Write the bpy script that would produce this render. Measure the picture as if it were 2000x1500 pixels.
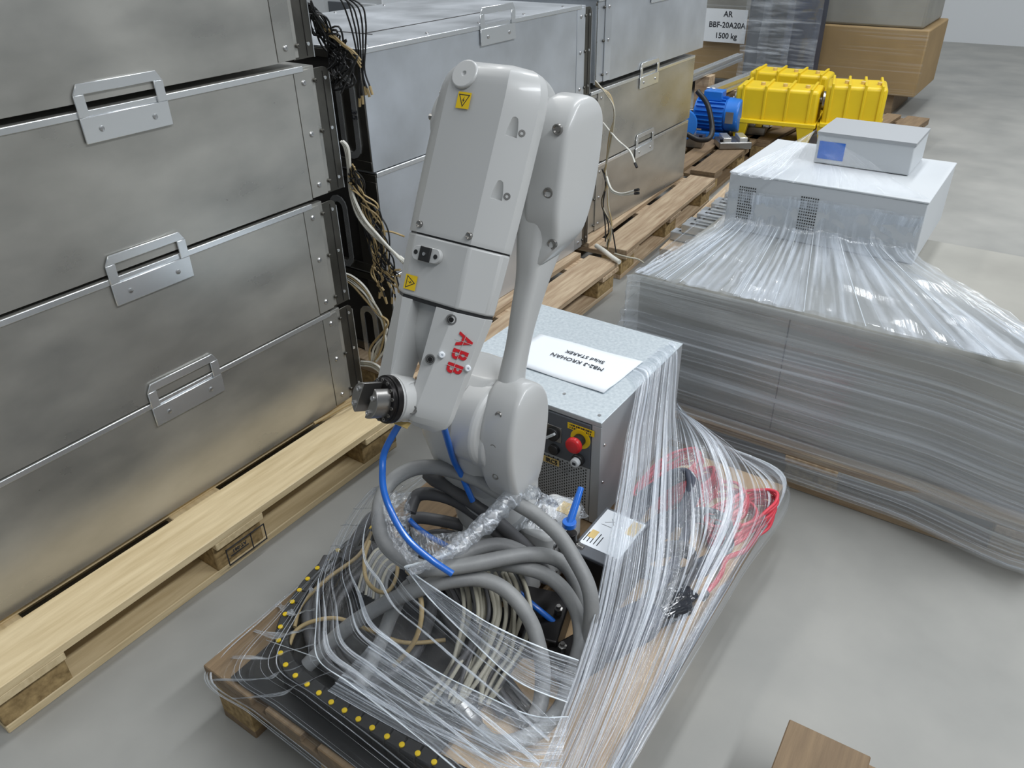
import bpy, bmesh, math, random
import numpy as np
from mathutils import Vector, Matrix
random.seed(7); rnd = random.Random(11)
for o in list(bpy.data.objects): bpy.data.objects.remove(o)
S = bpy.context.scene; C = S.collection
# ---------------- camera, world, light ----------------
YAW, TILT, ROLL, FPX, H = math.radians(34.6), math.radians(31.65), math.radians(1.0), 1520.0, 1.45
F_ = np.array([-math.sin(YAW)*math.cos(TILT), math.cos(YAW)*math.cos(TILT), -math.sin(TILT)])
R_ = np.array([math.cos(YAW), math.sin(YAW), 0.0]); D_ = np.cross(F_, R_)
RT = R_*math.cos(ROLL)+D_*math.sin(ROLL); DN = -R_*math.sin(ROLL)+D_*math.cos(ROLL)
cam = bpy.data.objects.new('camera', bpy.data.cameras.new('camera')); C.objects.link(cam); S.camera = cam
cam.data.sensor_width = 36; cam.data.lens = FPX/2000*36; cam.data.shift_x = -16/2000
cam.data.clip_start = 0.02; cam.data.clip_end = 200
cam.matrix_world = Matrix(((RT[0], -DN[0], -F_[0], 0), (RT[1], -DN[1], -F_[1], 0), (RT[2], -DN[2], -F_[2], H), (0, 0, 0, 1)))
S.view_settings.view_transform = 'Standard'; S.view_settings.look = 'None'
S.view_settings.gamma = 1; S.view_settings.use_curve_mapping = False
S.view_settings.exposure = 0.06
W = bpy.data.worlds.new('hall'); S.world = W; W.use_nodes = True
W.node_tree.nodes['Background'].inputs[0].default_value = (0.80, 0.90, 1.0, 1)
W.node_tree.nodes['Background'].inputs[1].default_value = 0.235
def area(name, loc, sx, sy, power, col=(1, 0.98, 0.95), rot=(0, 0, 0)):
    l = bpy.data.lights.new(name, 'AREA'); l.shape = 'RECTANGLE'; l.size = sx; l.size_y = sy; l.energy = power; l.color = col
    o = bpy.data.objects.new(name, l); C.objects.link(o); o.location = loc; o.rotation_euler = rot; return o
area('unseen_area_light', (2.8, 2.4, 5.0), 0.5, 7, 390, (0.94, 0.97, 1.0))  # unseen overhead lights added for film highlights; this one keys from the right
area('unseen_area_light', (-1.2, 5.5, 5.6), 0.5, 7, 190, (0.94, 0.97, 1.0))
area('unseen_area_light', (-4.6, 3.0, 5.6), 0.5, 7, 120)
area('unseen_area_light', (0.9, -2.2, 5.6), 5, 0.5, 22, (1, 0.93, 0.82))  # weak warm fill added behind the camera

def P(x, y, z=0.0):            # point where the sight line through a photo pixel meets the height z
    d = F_+RT*(x-1016)/FPX+DN*(y-750)/FPX; s = (z-H)/d[2]; return Vector((d[0]*s, d[1]*s, z))
def PX(x, y, X0):
    d = F_+RT*(x-1016)/FPX+DN*(y-750)/FPX; s = X0/d[0]; return Vector((X0, d[1]*s, H+d[2]*s))
def PY(x, y, Y0):
    d = F_+RT*(x-1016)/FPX+DN*(y-750)/FPX; s = Y0/d[1]; return Vector((d[0]*s, Y0, H+d[2]*s))

# ---------------- materials ----------------
def mat(name, col, rough=0.5, metal=0.0, noise=0.0, nscale=8, stretch=(1, 1, 1), bump=0.0, bscale=60, spec=0.5, col2=None, detail=6, coat=0, rnoise=0.0, rand=0.0):
    m = bpy.data.materials.new(name); m.use_nodes = True; nt = m.node_tree; b = nt.nodes['Principled BSDF']; L = nt.links.new
    b.inputs['Base Color'].default_value = (*col, 1); b.inputs['Roughness'].default_value = rough; b.inputs['Metallic'].default_value = metal
    b.inputs['Specular IOR Level'].default_value = spec; b.inputs['Coat Weight'].default_value = coat
    if noise or bump or rnoise or rand:
        tc = nt.nodes.new('ShaderNodeTexCoord'); mp = nt.nodes.new('ShaderNodeMapping'); mp.inputs['Scale'].default_value = stretch
        L(tc.outputs['Object'], mp.inputs[0])
        oi = nt.nodes.new('ShaderNodeObjectInfo')
        ml = nt.nodes.new('ShaderNodeVectorMath'); ml.operation = 'ADD'
        sc = nt.nodes.new('ShaderNodeMath'); sc.operation = 'MULTIPLY'; sc.inputs[1].default_value = 37.0
        L(oi.outputs['Random'], sc.inputs[0]); L(mp.outputs[0], ml.inputs[0]); L(sc.outputs[0], ml.inputs[1])
        n = nt.nodes.new('ShaderNodeTexNoise'); n.inputs['Scale'].default_value = nscale; n.inputs['Detail'].default_value = detail; L(ml.outputs[0], n.inputs['Vector'])
        if noise or rand:
            r = nt.nodes.new('ShaderNodeMapRange'); r.inputs[1].default_value = 0.3; r.inputs[2].default_value = 0.7; L(n.outputs['Fac'], r.inputs[0])
            mx = nt.nodes.new('ShaderNodeMix'); mx.data_type = 'RGBA'
            c2 = col2 if col2 else tuple(c*(1-noise) for c in col)
            mx.inputs[6].default_value = (*c2, 1); mx.inputs[7].default_value = (*col, 1); L(r.outputs[0], mx.inputs[0])
            out = mx.outputs[2]
            if rand:
                hs = nt.nodes.new('ShaderNodeHueSaturation'); rr = nt.nodes.new('ShaderNodeMapRange'); rr.inputs[3].default_value = 1-rand; rr.inputs[4].default_value = 1+rand
                L(oi.outputs['Random'], rr.inputs[0]); L(rr.outputs[0], hs.inputs['Value']); L(out, hs.inputs['Color']); out = hs.outputs[0]
            L(out, b.inputs['Base Color'])
        if rnoise:
            r2 = nt.nodes.new('ShaderNodeMapRange'); r2.inputs[1].default_value = 0.3; r2.inputs[2].default_value = 0.7
            r2.inputs[3].default_value = rough-rnoise; r2.inputs[4].default_value = rough+rnoise; L(n.outputs['Fac'], r2.inputs[0]); L(r2.outputs[0], b.inputs['Roughness'])
        if bump:
            n2 = nt.nodes.new('ShaderNodeTexNoise'); n2.inputs['Scale'].default_value = bscale; n2.inputs['Detail'].default_value = 4; L(ml.outputs[0], n2.inputs['Vector'])
            bp = nt.nodes.new('ShaderNodeBump'); bp.inputs['Strength'].default_value = bump; bp.inputs['Distance'].default_value = 0.004
            L(n2.outputs['Fac'], bp.inputs['Height']); L(bp.outputs[0], b.inputs['Normal'])
    return m
def film_mat(name, lo, hi, su, sv, col=(0.86, 0.92, 1.0), gl=0.5, th=0.45, rough=0.24):
    """clear stretch film: transparent with whitish drawn-out strands along v"""
    m = bpy.data.materials.new(name); m.use_nodes = True; nt = m.node_tree; N = nt.nodes; L = nt.links.new; b = N['Principled BSDF']
    b.inputs['Base Color'].default_value = (*col, 1); b.inputs['Roughness'].default_value = rough; b.inputs['Specular IOR Level'].default_value = 0.9
    tc = N.new('ShaderNodeTexCoord')
    def ns(a, c, det, sd):
        mp = N.new('ShaderNodeMapping'); mp.inputs['Scale'].default_value = (a, c, 1); mp.inputs['Location'].default_value = (sd, sd, sd); L(tc.outputs['UV'], mp.inputs[0])
        n = N.new('ShaderNodeTexNoise'); n.inputs['Scale'].default_value = 1; n.inputs['Detail'].default_value = det; n.inputs['Distortion'].default_value = 0.25; L(mp.outputs[0], n.inputs['Vector']); return n
    n1 = ns(su, sv, 5, 3.1); n2 = ns(su*0.2, sv*0.8, 3, 9.7)
    mul = N.new('ShaderNodeMath'); mul.operation = 'MULTIPLY'; r1 = N.new('ShaderNodeMapRange'); r1.inputs[1].default_value = th; r1.inputs[2].default_value = th+0.22
    r2 = N.new('ShaderNodeMapRange'); r2.inputs[1].default_value = 0.35; r2.inputs[2].default_value = 0.65; r2.inputs[3].default_value = 0.15
    L(n1.outputs['Fac'], r1.inputs[0]); L(n2.outputs['Fac'], r2.inputs[0]); L(r1.outputs[0], mul.inputs[0]); L(r2.outputs[0], mul.inputs[1])
    r3 = N.new('ShaderNodeMapRange'); r3.inputs[3].default_value = lo; r3.inputs[4].default_value = hi; L(mul.outputs[0], r3.inputs[0])
    bp = N.new('ShaderNodeBump'); bp.inputs['Strength'].default_value = 0.7; bp.inputs['Distance'].default_value = 0.006; L(n1.outputs['Fac'], bp.inputs['Height']); L(bp.outputs[0], b.inputs['Normal'])
    tr = N.new('ShaderNodeBsdfTransparent'); tr.inputs[0].default_value = (0.97, 0.98, 0.99, 1)
    mx = N.new('ShaderNodeMixShader'); L(r3.outputs[0], mx.inputs[0]); L(tr.outputs[0], mx.inputs[1]); L(b.outputs[0], mx.inputs[2])
    gs = N.new('ShaderNodeBsdfGlossy'); gs.inputs['Roughness'].default_value = 0.12; L(bp.outputs[0], gs.inputs['Normal'])
    mg = N.new('ShaderNodeMixShader'); mg.inputs[0].default_value = gl*0.16; L(mx.outputs[0], mg.inputs[1]); L(gs.outputs[0], mg.inputs[2])
    L(mg.outputs[0], N['Material Output'].inputs[0]); return m
M_RIB = None
def s2l(*c): return tuple(((v/255+0.055)/1.055)**2.4 if v > 10 else v/255/12.92 for v in c)
M = {}
M['concrete'] = mat('concrete', s2l(158, 157, 152), 0.6, 0, 0.10, 3, (1, 1, 1), 0.05, 90, col2=s2l(138, 138, 134), detail=10, rnoise=0.1)
M['wall'] = mat('wall_paint', s2l(205, 208, 210), 0.8)
M['wood_new'] = mat('fresh_pine', s2l(226, 206, 166), 0.6, 0, 0.2, 5, (1.2, 14, 14), 0.15, 30, col2=s2l(202, 180, 138), rand=0.05)
M['wood_old'] = mat('weathered_pine', s2l(190, 170, 142), 0.7, 0, 0.3, 5, (1.2, 14, 14), 0.2, 30, col2=s2l(150, 125, 98), rand=0.15)
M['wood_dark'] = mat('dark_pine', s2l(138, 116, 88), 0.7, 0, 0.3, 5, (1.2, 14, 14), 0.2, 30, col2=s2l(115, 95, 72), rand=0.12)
M['chip'] = mat('pressed_chip_block', s2l(176, 150, 104), 0.85, 0, 0.5, 60, (1, 1, 1), 0.5, 90, col2=s2l(120, 98, 62))
M['ply'] = mat('plywood', s2l(196, 168, 130), 0.6, 0, 0.2, 4, (10, 1, 1), 0.05, 30, col2=s2l(180, 150, 112))
M['alu'] = mat('aluminium_sheet', s2l(208, 213, 219), 0.36, 0.62, 0.12, 5, (1, 1, 1), 0.03, 8, rnoise=0.08, col2=s2l(186, 190, 194))
M['alu_warm'] = mat('aged_aluminium_sheet', s2l(196, 194, 187), 0.33, 0.68, 0.15, 4, (1, 1, 2), 0.03, 8, rnoise=0.08, col2=s2l(166, 165, 160))
M['steel_dark'] = mat('dark_steel', s2l(108, 106, 100), 0.38, 0.85, 0.35, 10, (1, 1, 1), 0.05, 20, rnoise=0.1)
M['alu_edge'] = mat('bare_aluminium_edge', s2l(225, 228, 230), 0.25, 0.8)
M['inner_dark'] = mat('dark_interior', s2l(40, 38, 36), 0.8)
M['screw'] = mat('steel_screw', s2l(190, 190, 190), 0.3, 0.9)
M['robot'] = mat('robot_light_grey_paint', s2l(192, 193, 192), 0.32, 0, 0.03, 4, coat=0.15)
M['robot_panel'] = mat('robot_grey_panel', s2l(178, 178, 176), 0.42, 0, 0.04, 5)
M['black'] = mat('black_plastic', s2l(32, 32, 33), 0.45)
M['black_metal'] = mat('black_anodised', s2l(38, 36, 36), 0.35, 0.6)
M['gun'] = mat('machined_steel', s2l(150, 148, 145), 0.3, 0.9)
M['red'] = mat('red_plastic', s2l(186, 28, 34), 0.35)
M['red_ink'] = mat('red_ink', s2l(196, 22, 34), 0.4)
M['yellow'] = mat('yellow_print', s2l(232, 196, 20), 0.5)
M['yellow_paint'] = mat('yellow_paint', s2l(232, 200, 30), 0.4, 0, 0.1, 6)
M['blue_hose'] = mat('blue_hose', s2l(28, 104, 200), 0.3, 0, coat=0.3)
M['blue_paint'] = mat('blue_paint', s2l(36, 118, 210), 0.35, 0, 0.12, 8)
M['hose'] = mat('grey_rubber_hose', s2l(152, 153, 152), 0.5, 0, 0.30, 9, (1, 1, 1), 0.12, 120, col2=s2l(118, 119, 120))
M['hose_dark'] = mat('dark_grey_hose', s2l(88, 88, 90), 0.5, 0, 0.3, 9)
M['wire_beige'] = mat('beige_wire', s2l(176, 172, 156), 0.5)
M['wire_tan'] = mat('tan_wire', s2l(170, 148, 105), 0.5)
M['wire_white'] = mat('white_wire', s2l(214, 212, 202), 0.45)
M['wire_black'] = mat('black_wire', s2l(26, 26, 27), 0.45)
M['wire_red'] = mat('pink_red_wire', s2l(205, 60, 75), 0.45)
M['galv'] = mat('galvanised_sheet', s2l(204, 212, 216), 0.45, 0.45, 0.12, 120, (1, 1, 1), 0.02, 200, col2=s2l(180, 190, 196))
M['ctrl'] = mat('grey_cabinet_paint', s2l(172, 175, 178), 0.45, 0.3)
M['panel_grey'] = mat('dark_grey_panel', s2l(82, 86, 92), 0.5)
M['paper'] = mat('paper', s2l(228, 233, 238), 0.7)
M['ink'] = mat('ink', s2l(40, 42, 50), 0.7)
M['tag'] = mat('yellow_tag', s2l(214, 186, 120), 0.5)
M['cardboard'] = mat('cardboard', s2l(168, 140, 98), 0.8, 0, 0.2, 3)
M['navy'] = mat('dark_blue_grey_rubber', s2l(62, 68, 84), 0.5, 0, 0.3, 8)
M['box_white'] = mat('white_grey_enclosure', s2l(196, 200, 203), 0.5)
M['crate'] = mat('grey_crate_board', s2l(160, 158, 150), 0.7, 0, 0.25, 3)
M['film'] = film_mat('stretch_film', 0.10, 0.92, 38, 1.3, th=0.44)
M['film_mid'] = film_mat('stretch_film_medium', 0.07, 0.75, 42, 1.3, th=0.48)
M['film_thin'] = film_mat('stretch_film_thin', 0.0, 0.5, 60, 1.2, gl=0.3, th=0.56)
M['film_dense'] = film_mat('stretch_film_dense', 0.32, 0.85, 40, 2.2, gl=0.6, th=0.42)
M['film_grey'] = film_mat('stretch_film_layers', 0.22, 0.70, 34, 2.6, gl=1.0, col=(0.80, 0.84, 0.86), th=0.5)
M['film_ribbon'] = film_mat('stretched_film_ribbon', 0.25, 1.0, 5, 5, gl=.9, th=0.40)
M['film_edge'] = mat('rolled_film_edge', s2l(225, 232, 238), 0.2, 0)

# ---------------- mesh helpers ----------------
class MB:
    def __init__(s): s.v = []; s.f = []
    def add(s, vs, fs):
        k = len(s.v); s.v += [tuple(v) for v in vs]; s.f += [tuple(i+k for i in f) for f in fs]; return s
    def box(s, c, d, rz=0, mtx=None):
        x, y, z = d[0]/2, d[1]/2, d[2]/2; R = mtx if mtx else Matrix.Rotation(rz, 3, 'Z'); c = Vector(c)
        s.add([c+R@Vector(p) for p in ((-x, -y, -z), (x, -y, -z), (x, y, -z), (-x, y, -z), (-x, -y, z), (x, -y, z), (x, y, z), (-x, y, z))],
              [(0, 3, 2, 1), (4, 5, 6, 7), (0, 1, 5, 4), (1, 2, 6, 5), (2, 3, 7, 6), (3, 0, 4, 7)]); return s
    def bb(s, x0, x1, y0, y1, z0, z1): return s.box(((x0+x1)/2, (y0+y1)/2, (z0+z1)/2), (abs(x1-x0), abs(y1-y0), abs(z1-z0)))
    def loft(s, secs, cap=True):
        n = len(secs[0]); vs = [v for q in secs for v in q]; fs = []
        for k in range(len(secs)-1):
            for i in range(n): fs.append((k*n+i, k*n+(i+1) % n, (k+1)*n+(i+1) % n, (k+1)*n+i))
        if cap: fs += [tuple(range(n))[::-1], tuple(range((len(secs)-1)*n, len(secs)*n))]
        s.add(vs, fs); return s
    def lathe(s, c, ax, prof, n=24, ref=None):
        """prof: list of (distance along axis, radius)"""
        ax = Vector(ax).normalized(); u = ax.orthogonal().normalized() if ref is None else Vector(ref).normalized(); w = ax.cross(u); c = Vector(c)
        return s.loft([[c+ax*a+(u*math.cos(t)+w*math.sin(t))*max(r, 1e-4) for t in [2*math.pi*i/n for i in range(n)]] for a, r in prof])
    def tube(s, pts, r, n=8, cap=True, rf=None):
        pts = [Vector(p) for p in pts]; secs = []; up = None
        for i, p in enumerate(pts):
            t = (pts[min(i+1, len(pts)-1)]-pts[max(i-1, 0)])
            if t.length < 1e-9: t = Vector((0, 0, 1))
            t.normalize()
            if up is None: up = t.orthogonal().normalized()
            up = (up-t*up.dot(t)); up = up.normalized() if up.length > 1e-6 else t.orthogonal().normalized()
            w = t.cross(up); rr = r*(rf(i/(len(pts)-1)) if rf else 1)
            secs.append([p+(up*math.cos(a)+w*math.sin(a))*rr for a in [2*math.pi*k/n for k in range(n)]])
        return s.loft(secs, cap)
    def prism(s, pts, d):
        """planar polygon pts extruded by vector d"""
        d = Vector(d); return s.loft([[Vector(p) for p in pts], [Vector(p)+d for p in pts]])
    def build(s, name, m, parent=None, bevel=0, seg=2, smooth=True, ang=35, kind=None, label=None, uv=None):
        me = bpy.data.meshes.new(name); off = Vector(parent.location) if parent and parent.get('_root') else Vector((0, 0, 0))
        if parent is not None and not parent.get('_root') and parent.parent is not None: off = Vector(parent.parent.location)
        me.from_pydata([Vector(v)-off for v in s.v], [], s.f); me.update()
        bm = bmesh.new(); bm.from_mesh(me); bmesh.ops.recalc_face_normals(bm, faces=bm.faces); bm.to_mesh(me); bm.free()
        if smooth:
            for p in me.polygons: p.use_smooth = True
            me.set_sharp_from_angle(angle=math.radians(ang))
        me.materials.append(M[m] if isinstance(m, str) else m)
        if uv:
            ul = me.uv_layers.new(name='uv')
            for lp in me.loops: ul.data[lp.index].uv = uv[lp.vertex_index]
        o = bpy.data.objects.new(name, me); C.objects.link(o)
        if parent is not None: o.parent = parent
        if bevel:
            b = o.modifiers.new('bevel', 'BEVEL'); b.width = bevel; b.segments = seg; b.limit_method = 'ANGLE'; b.angle_limit = math.radians(28)
        if kind: o['kind'] = kind
        if label: o['label'] = label
        return o
def spline(pts, k=8):
    pts = [Vector(p) for p in pts]; out = []
    for i in range(len(pts)-1):
        a, b, c, d = pts[max(i-1, 0)], pts[i], pts[i+1], pts[min(i+2, len(pts)-1)]
        for j in range(k):
            t = j/k; out.append(0.5*((2*b)+(c-a)*t+(2*a-5*b+4*c-d)*t*t+(3*b-a-3*c+d)*t**3))
    return out+[pts[-1]]
def thing(name, label, cat, loc=(0, 0, 0), group=None, rz=0):
    o = bpy.data.objects.new(name, None); C.objects.link(o); o.location = loc; o.rotation_euler = (0, 0, rz); o['label'] = label; o['category'] = cat; o['_root'] = 1
    o.empty_display_size = 0.1
    if group: o['group'] = group
    return o
def tag(o, label, cat, group=None):
    o['label'] = label; o['category'] = cat
    if group: o['group'] = group
    return o
def recenter(o):
    """put a single-mesh thing's origin at the middle of its mesh"""
    n = len(o.data.vertices); c = Vector((0, 0, 0))
    for v in o.data.vertices: c += v.co
    c /= n
    for v in o.data.vertices: v.co -= c
    o.location = Vector(o.location)+c; return o
def text(body, size, m, origin, xdir, ydir, parent, name='lettering', ext=0.0004, off=0.0, sx=1.0, lift=0.0008, align='CENTER'):
    cu = bpy.data.curves.new('t', 'FONT'); cu.body = body; cu.size = size; cu.extrude = ext; cu.offset = off; cu.align_x = align; cu.align_y = 'CENTER'; cu.resolution_u = 3
    t = bpy.data.objects.new('t', cu); C.objects.link(t); bpy.context.view_layer.update()
    me = bpy.data.meshes.new_from_object(t.evaluated_get(bpy.context.evaluated_depsgraph_get()))
    bpy.data.objects.remove(t); X = Vector(xdir).normalized(); Y = Vector(ydir).normalized(); Z = X.cross(Y); O = Vector(origin)+Z*lift
    offp = Vector((0, 0, 0))
    if parent is not None: offp = Vector(parent.location) if parent.get('_root') else (Vector(parent.parent.location) if parent.parent else Vector((0, 0, 0)))
    for v in me.vertices: v.co = O+X*v.co.x*sx+Y*v.co.y+Z*v.co.z-offp
    me.materials.clear(); me.materials.append(M[m]); o = bpy.data.objects.new(name, me); C.objects.link(o)
    if parent is not None: o.parent = parent
    return o

# ---------------- setting ----------------
o = MB().bb(-9, 6, -3, 11, -0.2, 0).build('floor', 'concrete', smooth=False); o['kind'] = 'structure'
o = MB().bb(-9, 6, 11, 11.2, 0, 6.5).build('wall_back', 'wall', smooth=False); o['kind'] = 'structure'
o = MB().bb(-9.2, -9, -3, 11, 0, 6.5).build('wall_left', 'wall', smooth=False); o['kind'] = 'structure'

# ---------------- pallets ----------------
def pallet(loc, rz, label, wood, long_y=True, blocks='chip', only=None):
    """1200x800x144 pallet, local origin at the floor centre; 1200 along local Y"""
    t = thing('pallet', label, 'pallet', loc, 'wooden pallets on the floor', rz)
    def piece(name, cx, cy, z0, dx, dy, dz, m, ch=0):
        # long axis must be local X of the mesh for the grain
        ln, wd = (dx, dy) if dx >= dy else (dy, dx); key = (name, round(ln, 3), round(wd, 3), m)
        if key not in PM:
            b = MB()
            if ch: a, c = ln/2, wd/2; b.prism([(-a+ch, -c, -dz/2), (a-ch, -c, -dz/2), (a, -c+ch, -dz/2), (a, c, -dz/2), (-a, c, -dz/2), (-a, -c+ch, -dz/2)], (0, 0, dz))
            else: b.box((0, 0, 0), (ln, wd, dz))
            q = b.build(name, m, None, 0.0015, 1, smooth=False); PM[key] = q.data; bpy.data.objects.remove(q)
        o = bpy.data.objects.new(name, PM[key]); C.objects.link(o); o.parent = t
        b = o.modifiers.new('bevel', 'BEVEL'); b.width = 0.002; b.segments = 1
        o.location = (cx+rnd.uniform(-.001, .001), cy, z0+dz/2); o.rotation_euler = (0, 0, (0 if dx >= dy else math.pi/2)+rnd.uniform(-.002, .002)); return o
    for x, w in ((-.3275, .145), (-.164, .1), (0, .145), (.164, .1), (.3275, .145)): piece('top_board', x, 0, .122, w, 1.2, .022, wood)
    for y in (-.5275, 0, .5275): piece('stringer_board', 0, y, .1, .8, .145, .0215, wood)
    for x in (-.35, 0, .35):
        piece('bottom_board', x*.935, 0, 0, .1 if x else .145, 1.2, .0215, wood, .0)
        for y in (-.5275, 0, .5275): piece('block', x if not x else x*.935, y, .0217, .1 if x else .145, .145, .078, blocks)
    return t
PM = {}
pl_left = pallet((-1.83, 0.817, 0), 0, 'fresh pale pine pallet under the near left cabinet stack', 'wood_new')
pl_main = pallet((-0.735, 1.094, 0), 0, 'film-wrapped pallet carrying the robot, hoses and controller', 'wood_dark')  # dark wood picked to carry the shade on this pallet
pl_b = pallet((-1.79, 2.19, 0), math.radians(1.5), 'weathered pallet behind the robot under the middle cabinet stack', 'wood_old')
pl_c = pallet((-1.87, 3.50, 0), math.radians(3.5), 'weathered pallet with three open block gaps under the far cabinet stack', 'wood_old')
pl_m = pallet((-1.985, 4.79, 0), math.radians(3.5), 'grey worn pallet carrying the blue motor and grey brackets', 'wood_dark')
pl_y = pallet((-1.22, 5.62, 0), math.radians(-4), 'far pallet under the yellow machine casings', 'wood_dark')
pl_r = pallet((-0.31, 2.262, 0), math.radians(90), 'pallet under the film-wrapped grey crate on the right', 'wood_old')
q_ = P(1546, 1392, .144); pl_nr = pallet((q_.x+.42, q_.y-.60, 0), math.radians(2), 'pallet corner at the lower right edge of the photo', 'wood_dark')

# stamp on the near block of the left pallet
X0 = -1.43+0.0005
st = MB()
for a in ((.765, .885, .036, .038), (.765, .885, .086, .088), (.765, .767, .036, .088), (.883, .885, .036, .088), (.84, .842, .036, .088), (.775, .83, .06, .0615)): st.bb(X0-.0015, X0+.0012, *a)
# ---------------- cabinets ----------------
def cabinet(loc, L, h, hi, label, group, m='alu', ends=(True, True), handle=True, dep=0.72):
    """open-ended aluminium housing; local origin at front bottom, y=0 at near end; flange on the +y (hi) or -y end"""
    t = thing('cabinet', label, 'cabinet', loc, group)
    O = Vector(loc)
    def B(n, x0, x1, y0, y1, z0, z1, mm, bev=0.0, par=None, lab=None):
        return MB().bb(O.x+x0, O.x+x1, O.y+y0, O.y+y1, O.z+z0, O.z+z1).build(n, mm, par or t, bev, 2, label=lab)
    B('body', -dep, -.004, 0.01, L-.05, .004, h-.004, m, .002)
    ys, ye = (0.003, L-.12) if hi else (0.12, L-.003)
    B('front_panel', -.006, 0, ys, ye-.0015, 0, h-.012, m, .001)
    # lid folds over the front edge
    B('lid', -dep, .002, 0.002, L-.09 if hi else L-.01, h-.006, h, m, .0015)
    B('lid_lip', -.003, .0028, 0.002, L-.09 if hi else L-.01, h-.014, h-.0005, 'alu_edge', .0012)
    e = L if hi else 0; sg = -1 if hi else 1
    y1, y2, y3 = e+sg*.12, e+sg*.066, e+sg*.0
    st = B('corner_strip', -.007, .001, min(y1+sg*.0, y2), max(y1, y2), .003, h-.01, m, .0008)
    cs = []
    fl = MB(); r = .018; a, b = (y2, y3)
    pts = []
    z0, z1 = .0, h-.012
    for (cy, cz, a0) in ((y3+sg*r, z1-r, 0), ):
        for k in range(5):
            an = math.radians(90-k*22.5); pts.append((O.x-.010, O.y+cy-sg*r*math.cos(an), O.z+cz+r*math.sin(an)))
    pts += [(O.x-.010, O.y+y3, O.z+z0), (O.x-.010, O.y+a, O.z+z0), (O.x-.010, O.y+a, O.z+z1)]
    flo = fl.prism(pts, (.004, 0, 0)).build('end_flange', 'steel_dark', t, .0006, 1)
    B('flange_edge', -.011, -.004, y3-.001, y3+.001, 0, z1-r, 'alu_edge')
    B('flange_rib', -.007, -.003, min(y2, y2+sg*.002)-.001, max(y2, y2+sg*.002), 0, z1, 'steel_dark')
    ribs = (y2+y3)/2-sg*.012
    B('flange_fold', -.0065, -.0045, ribs-.0007, ribs+.0007, .005, z1-.01, 'inner_dark')
    for fz in (.10, .5, .88):
        for yy, rr, mm in (((y1+y2)/2, .007, 'screw'), (y2-sg*.012, .0055, 'steel_dark')):
            MB().lathe((O.x+.0, O.y+yy, O.z+h*fz), (1, 0, 0), [(-.002, rr), (.003, rr), (.005, rr*.7), (.005, rr*.25), (.003, rr*.2)], 10).build('screw', mm, t)
        MB().lathe((O.x-.006, O.y+y3+sg*.014, O.z+h*fz), (1, 0, 0), [(-.001, .0045), (.0015, .0045)], 10).build('lit_hole_disc', 'alu_edge', t)  # bright discs paint the light seen through the flange holes
    if handle:
        c = L/2; hd = MB(); zt = h+.05; zb = h-.062; w = .098
        def q(y, z): return (O.x+.003, O.y+c+y, O.z+z)
        hd.bb(O.x+.0035, O.x+.0075, O.y+c-w, O.y+c+w, O.z+zb, O.z+h-.012)
        hd.bb(O.x+.0035, O.x+.0075, O.y+c-w, O.y+c-w+.022, O.z+h-.012, O.z+zt-.02); hd.bb(O.x+.0035, O.x+.0075, O.y+c+w-.022, O.y+c+w, O.z+h-.012, O.z+zt-.02)
        hd.prism([q(-w, zt-.02), q(-w+.012, zt), q(w-.012, zt), q(w, zt-.02)], (.004, 0, 0))
        ho = hd.build('handle', 'alu_edge', t, .001, 1)
        for s_ in (-1, 1): MB().lathe((O.x+.007, O.y+c+s_*.06, O.z+h-.038), (1, 0, 0), [(0, .006), (.003, .005), (.004, .002)], 10).build('screw', 'screw', ho)
    return t
zs = [.146, .461, .788, 1.132]; hs = [.312, .318, .330, .318]
nm = ['bottom one of four', 'second from the floor', 'third from the floor', 'topmost']
dy = [0, 0, 0.03, 0]
for i in range(4):
    t = cabinet((-1.60+0, 0.30+(0, -.005, .035, -.005)[i], zs[i]), 1.148, hs[i], True, f'aluminium cabinet in the near left stack, {nm[i]}', 'cabinets of the near left stack', 'alu_warm')
    O = Vector(t.location)+Vector((-.10, 1.15, hs[i]/2))
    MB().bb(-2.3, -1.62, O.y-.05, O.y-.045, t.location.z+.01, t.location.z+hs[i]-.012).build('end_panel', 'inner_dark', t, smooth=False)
def ring(W_, H_, n=6):
    r = W_; out = []
    for k in range(n+1): out.append((W_*math.cos(math.pi*k/n), H_-r+r*math.sin(math.pi*k/n)))
    for k in range(n+1): out.append((-W_*math.cos(math.pi*k/n), -(H_-r)-r*math.sin(math.pi*k/n)))
    return out
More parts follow.
